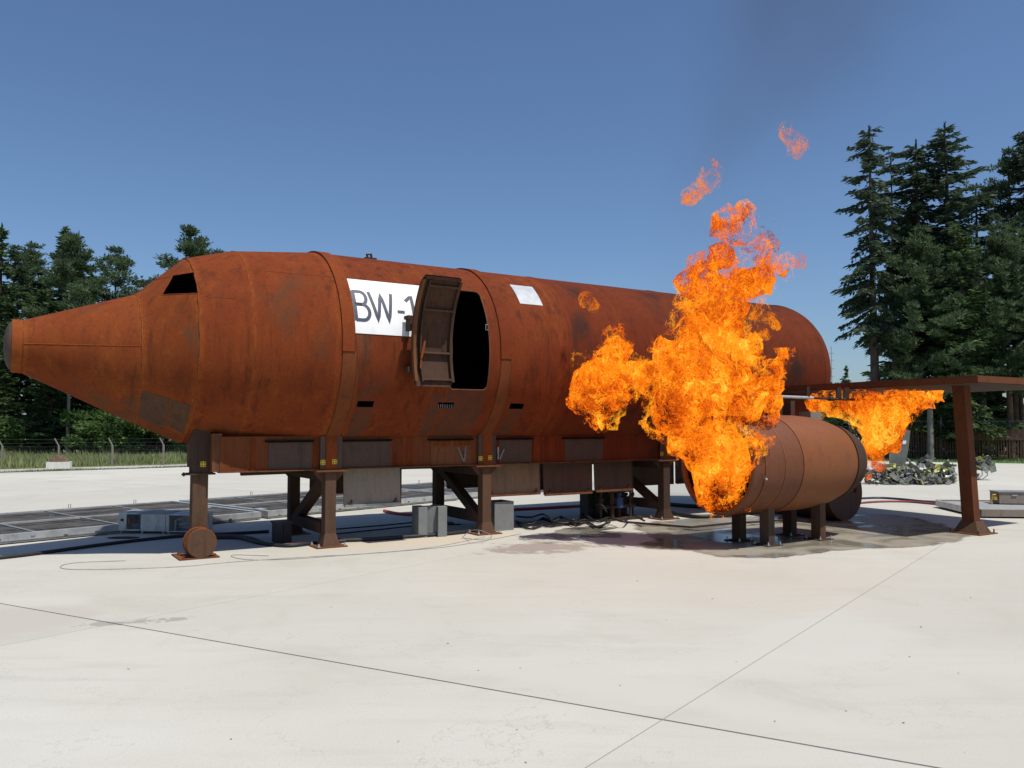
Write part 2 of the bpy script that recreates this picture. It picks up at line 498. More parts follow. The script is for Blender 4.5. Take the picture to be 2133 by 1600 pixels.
def blot(name, px, z, mat, jit, label, cat, sub=10):
    pts = []
    q = [gz(*p) for p in px]
    for i in range(len(q)):
        p0, p1, p2, p3 = q[i - 1], q[i], q[(i + 1) % len(q)], q[(i + 2) % len(q)]
        for k in range(sub):
            t = k / sub
            v = .5 * ((2 * p1) + (p2 - p0) * t + (2 * p0 - 5 * p1 + 4 * p2 - p3) * t * t + (3 * p1 - p0 - 3 * p2 + p3) * t ** 3)
            n_ = noise.noise_vector(Vector((v.x * 1.7, v.y * 1.7, z * 50))) * jit + noise.noise_vector(Vector((v.x * 6, v.y * 6, 3))) * jit * .45
            pts.append((v.x + n_.x, v.y + n_.y))
    cen = Vector((sum(p[0] for p in pts) / len(pts), sum(p[1] for p in pts) / len(pts)))
    mb = MB(); n = len(pts); K = 5; vs = []; ed = []
    for k in range(K + 1):
        f = 1 - (k / K) ** 1.3
        for p in pts: vs.append((cen.x + (p[0] - cen.x) * f, cen.y + (p[1] - cen.y) * f, z)); ed.append(min(1.0, k * .55))
    fs = [(k * n + i, k * n + (i + 1) % n, (k + 1) * n + (i + 1) % n, (k + 1) * n + i) for k in range(K) for i in range(n)]
    mb.add(vs, fs)
    o = mb.build(name, mat)
    at_ = o.data.attributes.new('edge', 'FLOAT', 'POINT'); at_.data.foreach_set('value', ed)
    return tag(o, label, cat, kind='structure')
blot('puddle', [(1290, 1094), (1330, 1118), (1300, 1142), (1400, 1152), (1480, 1165), (1600, 1170), (1700, 1158), (1800, 1148), (1940, 1142), (2030, 1128), (2055, 1112),
                (1990, 1092), (1900, 1072), (1770, 1068), (1600, 1072), (1430, 1076)], .004, WET, .09, 'wet dark patch of concrete under and before the engine drum', 'puddle')
blot('puddle', [(1135, 1112), (1170, 1100), (1230, 1096), (1290, 1098), (1250, 1106), (1300, 1114), (1290, 1122), (1200, 1120), (1150, 1124)], .0035, WET, .13,
     'smaller damp smear left of the big wet patch', 'puddle')

# verge: grass strip, gravel path along the apron's left edge
dv = (Vector((-16, 40.8)) - Vector((-22.2, 36))).normalized(); nv = Vector((-dv.y, dv.x))
def strip(name, base, d, n, l0, l1, w0, w1, z, mat, label):
    b = Vector(base)
    pts = [b + d * l0 + n * w0, b + d * l1 + n * w0, b + d * l1 + n * w1, b + d * l0 + n * w1]
    return tag(poly_sheet(name, pts, z, mat), label, kind='structure')
strip('verge', (-22.2, 36), dv, nv, -60, 32, .02, 1.3, -.03, MEADOW, 'narrow grass verge beside the apron')
strip('path', (-22.2, 36), dv, nv, -60, 32, 1.3, 3.6, -.022, ROADM, 'grey gravel path beyond the apron edge')
dr = (Vector((27.7, 44.4)) - Vector((2.0, 54.7))).normalized(); nr = Vector((-dr.y, dr.x))
strip('lawn', (2, 54.7), dr, nr, -2, 70, .02, 14, -.03, LAWN, 'mown lawn between apron and palisade fence')

# ------------------------------------------------------------------ aircraft mock-up
fus = thing('aircraft_mockup', 'rusty steel aircraft fuselage trainer with pointed nose and open door', 'aircraft', (OX, OY, 0), ANG)
S_W1, S_W2, S_W3 = (-3.03, 3.18, 1.05), (-2.29, 3.35, 1.55), (-1.52, 3.40, 1.705)
B1a, B1b, B2a, B2b = -.10, .135, 2.96, 3.17
TH = .03

mb = MB(); st = []
for k in range(9):
    u = k / 8 * math.pi / 2
    st.append((-4.725 - .115 * math.cos(u), 3.305, .375 * math.sin(u) + .0005))
mb.lathe(st, 48); mb.build('nose_cap', PANEL, fus, 40)
mb = MB().shell([(-4.735, 3.305, .405), (-4.60, 3.30, .415)], .05, 64); mb.build('nose_ring', [RUST_WELD, SOOT_GAP], fus, 30)
mb = MB().shell([(-4.60, 3.298, .405), S_W1], TH); nose = mb.build('nose_cone', [RUST_NOSE, SOOT_GAP], fus, 25)
mb = MB().shell([S_W1, S_W2], TH); cab = mb.build('cockpit_section', [RUST_NOSE, SOOT_GAP], fus, 25)
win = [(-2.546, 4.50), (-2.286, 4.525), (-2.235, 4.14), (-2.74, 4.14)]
cut(cab, [MB().prism(win, 'y', -2.2, -.45).mesh('cutter', SOOT_GAP)])
mb = MB().shell([S_W2, S_W3, (B1a, HC, R - .002)], TH); mb.build('front_section', [RUST, SOOT_GAP], fus, 25)

def ring_pts(s, zc, r, t0=0, t1=2 * math.pi, n=96, jit=0.0):
    return [(s + random.uniform(-jit, jit), r * math.cos(t), zc + r * math.sin(t)) for t in [t0 + (t1 - t0) * k / n for k in range(n + (0 if t1 - t0 > 6.28 else 1))]]
random.seed(3)
MB().tube(ring_pts(*S_W1, jit=.006), [random.uniform(.008, .017) for _ in range(96)], 6, closed=True).build('weld_bead', RUST_WELD, fus, 60)
MB().tube(ring_pts(*S_W2, jit=.006), [random.uniform(.008, .018) for _ in range(96)], 6, closed=True).build('weld_bead', RUST_WELD, fus, 60)
MB().tube(ring_pts(*S_W3, jit=.004), [random.uniform(.005, .010) for _ in range(96)], 6, closed=True).build('weld_bead', RUST_WELD, fus, 60)

def on_body(s, t):
    """surface point of the nose sections at station s, angle t (pi = near side)"""
    sts = [(-4.60, 3.298, .405), S_W1, S_W2, S_W3, (B1a, HC, R)]
    for a, b in zip(sts, sts[1:]):
        if a[0] <= s <= b[0]:
            k = (s - a[0]) / (b[0] - a[0])
            zc, r = a[1] + (b[1] - a[1]) * k, a[2] + (b[2] - a[2]) * k
            return Vector((s, r * math.cos(t), zc + r * math.sin(t)))
    return Vector((s, R * math.cos(t), HC + R * math.sin(t)))
def t_at(s, z):
    """near-side angle with height z at station s"""
    lo, hi = math.pi / 2, 3 * math.pi / 2
    for _ in range(40):
        mid = (lo + hi) / 2
        if on_body(s, mid).z > z: lo = mid
        else: hi = mid
    return lo
def bead(pts, r=.007, name='weld_bead', mat=None, sub=8):
    P = []
    for (s0, z0), (s1, z1) in zip(pts, pts[1:]):
        for k in range(sub):
            s, z = s0 + (s1 - s0) * k / sub, z0 + (z1 - z0) * k / sub
            P.append(on_body(s, t_at(s, z)))
    P.append(on_body(pts[-1][0], t_at(*pts[-1])))
    MB().tube(P, [r * random.uniform(.6, 1.3) for _ in P], 6).build(name, mat or RUST_WELD, fus, 60)
bead([(-4.58, 3.31), (-3.05, 3.30)], .009, sub=26)                       # seam along the nose cone
bead([(-2.24, 4.49), (-2.05, 4.50), (-1.83, 4.33), (-1.76, 4.08), (-2.2, 4.10), (-2.24, 4.49)], .006)   # plated-over side window
bead([(-2.56, 4.48), (-2.75, 4.47), (-2.94, 4.24)], .006)
bead([(-1.5, 4.62), (-.12, 4.60)], .005, sub=16)
bead([(-1.25, 4.45), (-1.2, 2.0)], .005, sub=20)
bead([(-.98, 4.2), (-.95, 2.0)], .004, sub=20)
# bare steel plates let into the underside of the cockpit
def body_plate(name, corners, mat, n=8, lift=.004):
    mb = MB(); vs = []; fs = []
    (s0, a0, b0), (s1, a1, b1) = corners
    for lay in (lift, -.01):
        for i in range(n + 1):
            s = s0 + (s1 - s0) * i / n; ta, tb = t_at(s, a0 + (a1 - a0) * i / n), t_at(s, b0 + (b1 - b0) * i / n)
            for j in range(n + 1):
                p = on_body(s, ta + (tb - ta) * j / n); zc = 3.25; nrm = Vector((0, p.y, p.z - zc)).normalized(); vs.append(p + nrm * lay)
    q = n + 1; h = q * q
    for i in range(n):
        for j in range(n):
            a = i * q + j; fs += [(a, a + 1, a + q + 1, a + q), (h + a, h + a + q, h + a + q + 1, h + a + 1)]
        fs += [(i * q, i * q + q, h + i * q + q, h + i * q), (i * q + n, h + i * q + n, h + i * q + q + n, i * q + q + n), (i, h + i, h + i + 1, i + 1), (n * q + i, n * q + i + 1, h + n * q + i + 1, h + n * q + i)]
    mb.add(vs, fs).build(name, mat, fus, 40)
BARE = rust('bare_mill_steel', (.080, .046, .030), (.050, .030, .021), (.17, .060, .020), streak=.7, patch=.6, sc=1.4, seed=52.0, rough=.7)
body_plate('belly_plate', ((-3.0, 2.62, 2.24), (-2.62, 2.50, 2.02)), BARE)
body_plate('belly_plate', ((-2.60, 2.48, 2.10), (-2.34, 2.40, 1.95)), BARE)
# window reveal lip
win2 = [(s, z) for s, z in win]
for (s0, z0), (s1, z1) in zip(win2, win2[1:] + win2[:1]):
    bead([(s0, z0), (s1, z1)], .009, 'window_frame', RUST_NOSE, 6)

def barrel(name, s0, s1, mat, cutters=()):
    o = MB().shell([(s0, HC, R), (s1, HC, R)], TH, 128).build(name, [mat, SOOT_GAP], fus, 25)
    if cutters: cut(o, cutters)
    return o
def rounded(s0, s1, z0, z1, r=.09, n=5):
    P = []
    for cx_, cz, a0 in ((s1 - r, z1 - r, 0), (s0 + r, z1 - r, 90), (s0 + r, z0 + r, 180), (s1 - r, z0 + r, 270)):
        for k in range(n + 1):
            a = math.radians(a0 + 90 * k / n)
            P.append((cx_ + r * math.cos(a), cz + r * math.sin(a)))
    return P
DS0, DS1, DZ0, DZ1 = 1.93, 2.715, 2.725, 4.585
def slot(s0, s1): return MB().box(s0, s1, -2.2, -1.0, 2.395, 2.495).mesh('cutter', SOOT_GAP)
barrel('barrel_section', B1b - .01, B2a + .01, RUST2, [MB().prism(rounded(DS0, DS1, DZ0, DZ1), 'y', -2.4, -.7).mesh('cutter', SOOT_GAP), slot(.262, .56), slot(1.79, 2.11)])
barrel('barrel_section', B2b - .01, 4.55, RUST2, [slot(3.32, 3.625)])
barrel('barrel_section', 4.55, 7.9, RUST3)
barrel('barrel_section', 7.9, 12.3, RUST3)
for s_, r_ in ((4.55, .012), (7.9, .012), (12.3, .010)):
    MB().tube(ring_pts(s_, HC, R, jit=.003), r_, 6, closed=True).build('weld_bead', RUST3 if s_ > 5 else RUST, fus, 60)
st = []
for k in range(15):
    u = k / 14 * math.pi / 2
    st.append((12.3 + 1.05 * math.sin(u), HC, R * math.cos(u) + .0004))
MB().lathe(st, 96).build('tail_dome', RUST3, fus, 40)
# inside: a floor, a soot-black partition behind the door
MB().box(-1.4, 12.2, -1.2, 1.2, 2.50, 2.54).build('cabin_floor', SOOT_GAP, fus)
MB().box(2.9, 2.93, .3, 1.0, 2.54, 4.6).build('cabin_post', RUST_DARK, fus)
MB().lathe([(-2.92, 3.2, .001), (-2.92, 3.2, .95)], 48).build('cockpit_bulkhead', SOOT_GAP, fus)
RUST_LOW = rust('rust_band_low', (.150, .046, .017), (.085, .030, .014), (.25, .075, .022), streak=.7, patch=.3, seed=61.0)
# frame bands: upper arc overlaps the lower one (split at z 3.31)
T_SPLIT = math.pi - math.asin((3.31 - HC) / R)
for a, b in ((B1a, B1b), (B2a, B2b)):
    b_ = .107 if a < 1 else b
    MB().lathe([(a - .012, HC, R - .01), (a - .012, HC, R + .028), (b_, HC, R + .028), (b_, HC, R - .01)], 72, closed=True, t0=0, t1=T_SPLIT).build('frame_band', RUST_BAND if a < 1 else RUST2, fus, 30)
    MB().lathe([(a, HC, R - .01), (a, HC, R + .014), (b + .006, HC, R + .014), (b + .006, HC, R - .01)], 72, closed=True, t0=T_SPLIT, t1=2 * math.pi).build('frame_band', RUST_LOW, fus, 30)
    MB().tube(ring_pts(b + .03, HC, R, T_SPLIT, 4.4, 40, .003), .008, 6).build('weld_bead', RUST_WELD, fus, 60)
for s_, t0_, t1_, m_ in ((1.62, 3.55, 4.25, RUST2), (1.88, 3.5, 4.25, RUST), (4.05, 2.6, 4.2, RUST), (4.3, 2.7, 4.2, RUST_WELD), (5.9, 2.4, 3.6, RUST_WELD)):
    MB().tube(ring_pts(s_, HC, R, t0_, t1_, 40, .004), .006, 6).build('weld_bead', m_, fus, 60)

def curved_plate(s0, s1, z0, z1, r0, r1, n=20, m=1, shear=0.0):
    t0, t1 = math.pi - math.asin((z0 - HC) / R), math.pi - math.asin((z1 - HC) / R)
    mb = MB(); vs = []; fs = []
    for r in (r0, r1):
        for i in range(n + 1):
            t = t0 + (t1 - t0) * i / n
            for k in range(m + 1):
                vs.append((s0 + (s1 - s0) * k / m + shear * (i / n - .5), r * math.cos(t), HC + r * math.sin(t)))
    q = m + 1; h = (n + 1) * q
    for i in range(n):
        for k in range(m):
            a = i * q + k
            fs += [(a, a + 1, a + q + 1, a + q), (h + a, h + a + q, h + a + q + 1, h + a + 1)]
    for i in range(n):
        fs += [(i * q, i * q + q, h + i * q + q, h + i * q), (i * q + m, h + i * q + m, h + i * q + q + m, i * q + q + m)]
    for k in range(m):
        fs += [(k, h + k, h + k + 1, k + 1), (n * q + k, n * q + k + 1, h + n * q + k + 1, h + n * q + k)]
    return mb.add(vs, fs)
sign = curved_plate(.116, 1.86, 3.615, 4.585, R + .002, R + .012, 28).build('name_panel', WHITE, fus, 30)
sign['label'] = 'white name panel with dark letters BW-1'
curved_plate(3.57, 4.10, 4.415, 4.835, R + .002, R + .010, 16).build('roof_patch', PATCHM, fus, 30)['label'] = 'bare bright metal patch'

def cyl_hit(px, py, r=R + .012):
    o = Vector((0, 0, CAM_H)); d = ray(px, py)
    oo = o - Vector((OX, OY, 0)); oy, oz = oo.dot(LA), o.z - HC; dy, dz = d.dot(LA), d.z
    a, b, c = dy * dy + dz * dz, 2 * (oy * dy + oz * dz), oy * oy + oz * oz - r * r
    t = (-b - math.sqrt(b * b - 4 * a * c)) / (2 * a)
    return (oo.dot(AX) + t * d.dot(AX), math.asin((oz + t * dz) / r))      # station, elevation angle
def sx(x, y): return cyl_hit(500 + x / 3.555, 500 + y / 3.555)
def stroke(paths, w):
    """letter from flat strokes wrapped on the barrel; paths in (station, arc) coordinates"""
    mb = MB()
    for path in paths:
        for r_ in (0,):
            L_, R_ = [], []
            for i, p in enumerate(path):
                a, b = path[max(i - 1, 0)], path[min(i + 1, len(path) - 1)]
                d = Vector((b[0] - a[0], b[1] - a[1])).normalized(); n = Vector((-d.y, d.x)) * w / 2
                L_.append((p[0] + n.x, p[1] + n.y)); R_.append((p[0] - n.x, p[1] - n.y))
            def to3(q, r): 
                th = q[1] / R
                return (q[0], -r * math.cos(th), HC + r * math.sin(th))
            vs = [to3(q, R + .017) for q in L_] + [to3(q, R + .017) for q in R_] + [to3(q, R + .011) for q in L_] + [to3(q, R + .011) for q in R_]
            n_ = len(path); fs = []
            for i in range(n_ - 1):
                fs += [(i, i + 1, n_ + i + 1, n_ + i), (i, 2 * n_ + i, 2 * n_ + i + 1, i + 1), (n_ + i, n_ + i + 1, 3 * n_ + i + 1, 3 * n_ + i)]
            mb.add(vs, fs)
    return mb
zb, zt_ = sx(870, 590)[1] * R, sx(842, 380)[1] * R          # arc heights of the letters
def LT(s0, s1, pts): return [(s0 + (s1 - s0) * u, zb + (zt_ - zb) * v) for u, v in pts]
def dens(path, n=6):
    out = []
    for a, b in zip(path, path[1:]):
        out += [(a[0] + (b[0] - a[0]) * k / n, a[1] + (b[1] - a[1]) * k / n) for k in range(n)]
    return out + [path[-1]]
sB0, sB1 = sx(850, 480)[0], sx(960, 520)[0]
arc = lambda cx_, cy_, rx, ry, n=10: [(cx_ + rx * math.sin(math.pi * k / n), cy_ + ry * math.cos(math.pi * k / n)) for k in range(n + 1)]
wS = .060
stroke([dens(LT(sB0, sB1, [(0, -.03), (0, 1.03)])), LT(sB0, sB1, [(0, 1)] + arc(.5, .765, .36, .235) + [(0, .53)]), LT(sB0, sB1, [(0, .53)] + arc(.52, .265, .46, .265) + [(0, 0)])], wS).build('letter', LETTER, sign)
sW0, sW1 = sx(965, 480)[0], sx(1135, 500)[0]
for seg in ([(0, 1.02), (.27, 0)], [(.25, 0), (.5, 1.0)], [(.5, 1.0), (.75, 0)], [(.73, 0), (1.0, 1.02)]): pass
stroke([dens(LT(sW0, sW1, [(0, 1.02), (.27, -.02), (.5, .98), (.74, -.02), (1, 1.02)]), 5)], wS * .95).build('letter', LETTER, sign)
sD0, sD1 = sx(1167, 530)[0], sx(1218, 530)[0]
stroke([LT(sD0, sD1, [(0, .37), (1, .37)])], wS * .9).build('letter', LETTER, sign)
s10, s11 = sx(1228, 480)[0], sx(1288, 480)[0]
stroke([dens(LT(s10, s11, [(0, .78), (.8, 1.0), (.8, 0)]), 5)], wS).build('letter', LETTER, sign)

# open door leaf, swung right round so its concave ribbed inside faces out
YH = -1.93
def leaf(s, z, off=0.0):
    y = -math.sqrt(max(R * R - (z - HC) ** 2, 0))
    return Vector((s, 2 * YH - y + off, z))
L0, L1, Z0, Z1 = 1.045, 1.80, 2.745, 4.60
def strip3(path0, path1, d0, d1):
    """solid strip between two curves, thickened along y"""
    mb = MB(); n = len(path0)
    vs = [p + Vector((0, d, 0)) for d in (d0, d1) for path in (path0, path1) for p in path]
    fs = []
    for i in range(n - 1):
        fs += [(i, i + 1, n + i + 1, n + i), (2 * n + i, 3 * n + i, 3 * n + i + 1, 2 * n + i + 1),
               (i, 2 * n + i, 2 * n + i + 1, i + 1), (n + i, n + i + 1, 3 * n + i + 1, 3 * n + i)]
    fs += [(0, n, 3 * n, 2 * n), (n - 1, 3 * n - 1, 4 * n - 1, 2 * n - 1)]
    return mb.add(vs, fs)
NZ = 22
zz = [Z0 + (Z1 - Z0) * k / NZ for k in range(NZ + 1)]
trim_s = lambda z: .05 * max(0, (z - (Z1 - .12)) / .12) ** 2 + .05 * max(0, ((Z0 + .12) - z) / .12) ** 2
DOORM = rust('door_brown', (.070, .040, .028), (.036, .023, .018), (.12, .055, .025), streak=.9, patch=.3, sc=1.6, seed=31.0)
door = strip3([leaf(L0 + trim_s(z), z) for z in zz], [leaf(L1 - trim_s(z), z) for z in zz], 0, .02).build('door', DOORM, fus, 30)
door['label'] = 'open brown door leaf with ribs'
for s_, w_ in ((L0 + .005, .05), (L0 + .13, .03), (L1 - .055, .05)):
    strip3([leaf(s_, z) for z in zz[1:-1]], [leaf(s_ + w_, z) for z in zz[1:-1]], -.075, 0).build('door_stile', RUST_BROWN if s_ < L0 + .1 else DOORM, door, 30)
for z_ in (4.43, 4.05, 3.33, 2.87):
    mb = MB(); mb.box(L0 + .16, L1 - .055, leaf(0, z_).y - .07, leaf(0, z_).y + .004, z_ - .016, z_ + .016)
    mb.build('door_rib', RUST_LEG, door)
strip3([leaf(L0 + .05, z) for z in (Z1 - .075, Z1 - .03)], [leaf(L1 - .05, z) for z in (Z1 - .075, Z1 - .03)], -.08, 0).build('door_rib', DOORM, door)
MB().beam(leaf(L0 + .20, 3.52, -.11), leaf(L0 + .13, 3.22, -.11), .035, .02, (0, 1, 0)).tube([leaf(L0 + .15, 3.32, -.12), leaf(L0 + .15, 3.32, 0)], .02, 8).beam(leaf(L0 + .13, 3.22, -.10), leaf(L0 + .11, 3.05, -.09), .02, .02, (0, 1, 0)).build('door_handle', RUST_WELD, door)
MB().box(L0 - .05, L0 + .08, -2.0, -1.83, 3.90, 3.96).box(L0 - .02, L0 + .04, -2.02, -1.84, 3.70, 3.90).build('door_hinge', RUST_DARK, door)
MB().box(L0 - .05, L0 + .05, -2.0, -1.84, 3.0, 3.08).build('door_hinge', RUST_DARK, door)
# door frame lip round the opening
rp = rounded(DS0, DS1, DZ0, DZ1, .09, 6)
rp2 = []
for i in range(len(rp)):
    a, b = rp[i], rp[(i + 1) % len(rp)]
    k = max(1, int(math.hypot(b[0] - a[0], b[1] - a[1]) / .08))
    rp2 += [(a[0] + (b[0] - a[0]) * t / k, a[1] + (b[1] - a[1]) * t / k) for t in range(k)]
MB().tube([(s, -math.sqrt(R * R - (z - HC) ** 2) - .004, z) for s, z in rp2], .013, 6, closed=True).build('door_frame', RUST_BROWN, fus, 60)
MB().tube([(2.70, -1.80, 3.93), (2.66, -1.78, 3.93), (2.66, -1.78, 3.83), (2.70, -1.80, 3.83)], .008, 6).build('door_latch', STEEL_DULL, fus)
for k in range(7):
    MB().box(1.80 + k * .045, 1.808 + k * .045, -1.57, -1.55, 2.40, 2.46).build('grille_bar', STEEL_DULL, fus)
MB().tube([(1.02, -.15, HC + R - .02), (1.0, -.15, HC + R + .09), (1.08, -.15, HC + R + .10), (1.10, -.15, HC + R - .02)], .025, 8).box(.95, 1.17, -.22, -.05, HC + R - .03, HC + R + .025).build('lifting_lug', RUST_DARK, fus)

# belly skirt with access panels and bottom flange
SKY_, SZ0, SZ1 = 1.0, 1.335, 1.90
def sk(s0, s1, mat, y=-SKY_): MB().box(s0, s1, min(y, y * .985), max(y, y * .985), SZ0, SZ1).build('skirt_plate', mat, fus)
for s0, s1, mt in ((-1.84, -.13, RUST_LOW), (.13, 2.98, RUST_LOW), (3.25, 7.64, RUST3), (7.9, 11.6, RUST3)):
    sk(s0, s1, mt); sk(s0, s1, mt, SKY_)
MB().box(-1.955, -1.81, -.984, .984, SZ0, 1.95).build('skirt_end', RUST_BROWN, fus)
MB().box(-1.86, 11.6, -1.075, -.9, 1.318, SZ0).build('bottom_flange', RUST_BROWN, fus)
MB().box(-1.86, 11.6, .9, 1.075, 1.318, SZ0).build('bottom_flange', RUST_BROWN, fus)
for s0, s1, mt in ((-1.06, -.33, PANEL), (.20, 1.12, PANEL), (1.93, 2.80, RUST_BROWN), (3.42, 4.18, PANEL), (5.0, 6.0, PANEL)):
    MB().box(s0, s1, -SKY_ - .012, -SKY_ - .001, SZ0 + .012, 1.795).build('access_panel', mt, fus)
    MB().box(s0 - .06, s1 + .02, -SKY_ - .06, -SKY_ - .001, 1.80, 1.835).build('access_gap_shade', SOOT_GAP, fus)  # black strip standing in for the shaded gap above the panel
for s0, s1 in ((-1.35, -1.28), (-.30, -.24), (1.18, 1.38), (1.45, 1.60), (4.22, 4.50), (4.6, 4.75)):
    MB().box(s0, s1, -SKY_ - .010, -SKY_ - .001, SZ0 + .005, 1.86).build('skirt_strap', RUST2, fus)
for s0 in (2.0, 2.42):
    mb = MB()
    for k in range(11): mb.box(s0 + k * .032, s0 + k * .032 + .02, -SKY_ - .030, -SKY_ - .014, 1.70, 1.765)
    mb.box(s0 - .01, s0 + .36, -SKY_ - .027, -SKY_ - .0135, 1.765, 1.78).box(s0 - .01, s0 + .36, -SKY_ - .027, -SKY_ - .0135, 1.685, 1.70)
    mb.build('vent_grille', RUST_WELD, fus)
def chain(a, b, n):
    a, b = Vector(a), Vector(b); mb = MB(); d = (b - a) / n
    for k in range(n):
        c = a + d * (k + .5); L_ = d.length * .72; u = d.normalized(); v = Vector((0, 1, 0)) if k % 2 else u.cross(Vector((0, 1, 0))).normalized()
        mb.tube([c + u * L_ * math.cos(t) + v * .014 * math.sin(t) for t in [2 * math.pi * j / 10 for j in range(10)]], .005, 5, closed=True)
    mb.build('chain', STEEL_DULL, fus)
chain((2.50, -1.035, 1.66), (2.62, -1.035, 1.40), 8); chain((2.66, -1.035, 1.68), (2.64, -1.035, 1.40), 8)
MB().box(3.37, 3.40, -1.04, -1.01, 1.42, 1.66).beam((3.42, -1.03, 1.42), (3.52, -1.03, 1.62), .03, .02).build('hinge_arm', STEEL_DULL, fus)

# support frames
def tagplate(parent, s, y, z, w=.085, face='y'):
    t = MB().box(s - w / 2, s + w / 2, y - .006, y, z - w / 2, z + w / 2).build('warning_tag', YELLOW, parent)
    mb = MB(); yy = y - .0085
    for dx, dz in ((1, 1), (1, -1), (-1, 1), (-1, -1)):
        a, b = Vector((s + dx * w * .10, yy, z + dz * w * .10)), Vector((s + dx * w * .36, yy, z + dz * w * .36))
        mb.beam(a, b, .010, .004, (0, 1, 0))
        mb.beam(b, b - Vector((dx * w * .2, 0, 0)), .009, .004, (0, 1, 0)).beam(b, b - Vector((0, 0, dz * w * .2)), .009, .004, (0, 1, 0))
    # arrows belong to the tag's print: joined in the tag mesh
    me = t.data; me2 = mb.mesh('p', TAGBLACK)
    bm = bmesh.new(); bm.from_mesh(me); bm.from_mesh(me2); bm.to_mesh(me); bm.free()
    me.materials.append(TAGBLACK)
    for i, p in enumerate(me.polygons): p.material_index = 1 if i >= 6 else 0
    return t
def leg(s, y, foot=True, near=True, mat=RUST_LEG):
    w = .19
    lg = MB().box(s - w / 2, s + w / 2, y - w / 2, y + w / 2, .20, 1.285).build('leg', mat, fus)
    b = .30
    mb = MB(); q = [(-w / 2 - .004, w / 2 + .004), (-.15, .15)]
    lo, hi = .155, w / 2 + .004
    vs = [(s + i * lo, y + j * lo, .022) for i, j in ((-1, -1), (1, -1), (1, 1), (-1, 1))] + [(s + i * hi, y + j * hi, .235) for i, j in ((-1, -1), (1, -1), (1, 1), (-1, 1))]
    mb.add(vs, [(0, 1, 5, 4), (1, 2, 6, 5), (2, 3, 7, 6), (3, 0, 4, 7), (4, 5, 6, 7), (3, 2, 1, 0)])
    mb.build('leg_foot', mat, lg)
    MB().box(s - .27, s + .27, y - .22, y + .22, 0, .022).build('base_plate', RUST_BROWN, lg)
    for i in (-1, 1):
        for j in (-1, 1):
            MB().tube([(s + i * .23, y + j * .18, .02), (s + i * .23, y + j * .18, .075)], .013, 6).tube([(s + i * .23, y + j * .18, .022), (s + i * .23, y + j * .18, .045)], .024, 6).build('bolt', STEEL, lg)
    MB().box(s - .28, s + .28, y - .16, y + .16, 1.288, 1.316).build('top_plate', RUST_BROWN, lg)
    for i in (-1, 1):
        mb = MB().prism([(s + i * (w / 2 + .001), 1.285), (s + i * .26, 1.285), (s + i * .26, 1.25), (s + i * (w / 2 + .001), 1.08)], 'y', y - .008, y + .008)
        mb.build('gusset', RUST_LEG, lg)
    if near:
        up = MB().box(s - .10, s + .10, y - .115, y + .1, 1.337, 1.93).build('upper_post', RUST_BAND, fus)
        for i in (-1, 1):
            MB().box(s + i * .15 - .045, s + i * .15 + .045, y - .105, y - .085, 1.337, 1.90).build('flange', PANEL, up)
        tagplate(up, s - .15, y - .106, 1.45); tagplate(up, s + .055, y - .116, 1.46)
    return lg
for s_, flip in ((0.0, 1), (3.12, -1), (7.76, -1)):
    leg(s_, -.965, mat=RUST_LEG if s_ < 7 else RUST_DARK); leg(s_, .965, near=False, mat=RUST_DARK)  # rear leg: darker rust carries its shade in the colour
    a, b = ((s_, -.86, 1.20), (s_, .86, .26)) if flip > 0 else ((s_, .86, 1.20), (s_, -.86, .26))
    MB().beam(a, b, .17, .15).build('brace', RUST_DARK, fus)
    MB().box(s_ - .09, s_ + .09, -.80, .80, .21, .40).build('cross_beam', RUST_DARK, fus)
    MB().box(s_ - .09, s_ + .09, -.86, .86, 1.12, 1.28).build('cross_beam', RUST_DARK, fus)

# nose leg with a pair of plate wheels
ng = MB().box(-2.21, -1.97, -.80, -.60, .022, 1.285).build('nose_leg', RUST_LEG, fus)
MB().box(-2.22, -1.957, -.83, -.55, 1.318, 2.02).build('nose_leg_upper', RUST_DARK, ng)  # darker than the lower leg: shade under the nose put into the colour
MB().box(-2.27, -1.87, -.86, -.52, 1.288, 1.316).tube([(-2.37, -.75, 1.300), (-2.25, -.75, 1.300)], .017, 8).tube([(-2.35, -.75, 1.300), (-2.325, -.75, 1.300)], .035, 6).build('top_plate', RUST_DARK, ng)
tagplate(ng, -2.06, -.831, 1.46)
MB().box(-2.46, -1.86, -1.20, -.52, 0, .022).build('base_plate', RUST_BROWN, ng)
for y_ in (-1.18, -.94):
    mb = MB(); cz = .235
    poly = [(-2.13 + .222 * math.cos(2 * math.pi * k / 40), cz + .222 * math.sin(2 * math.pi * k / 40)) for k in range(40)]
    mb.prism(poly, 'y', y_, y_ + .10)
    poly = [(-2.13 + .228 * math.cos(2 * math.pi * k / 40), cz + .228 * math.sin(2 * math.pi * k / 40)) for k in range(40)]
    wd = mb.build('wheel', RUST_LEG, ng, 30)
    MB().tube([(-2.13 + .223 * math.cos(2 * math.pi * k / 40), y_ + .05, cz + .223 * math.sin(2 * math.pi * k / 40)) for k in range(40)], .014, 6, closed=True).build('rim', RUST_WELD, wd, 60)
for i, j in ((-.27, -1.17), (.2, -1.17), (-.27, -.75), (.2, -.75)):
    MB().tube([(-2.13 + i, j, .02), (-2.13 + i, j, .07)], .014, 6).build('bolt', RUST_WELD, ng)

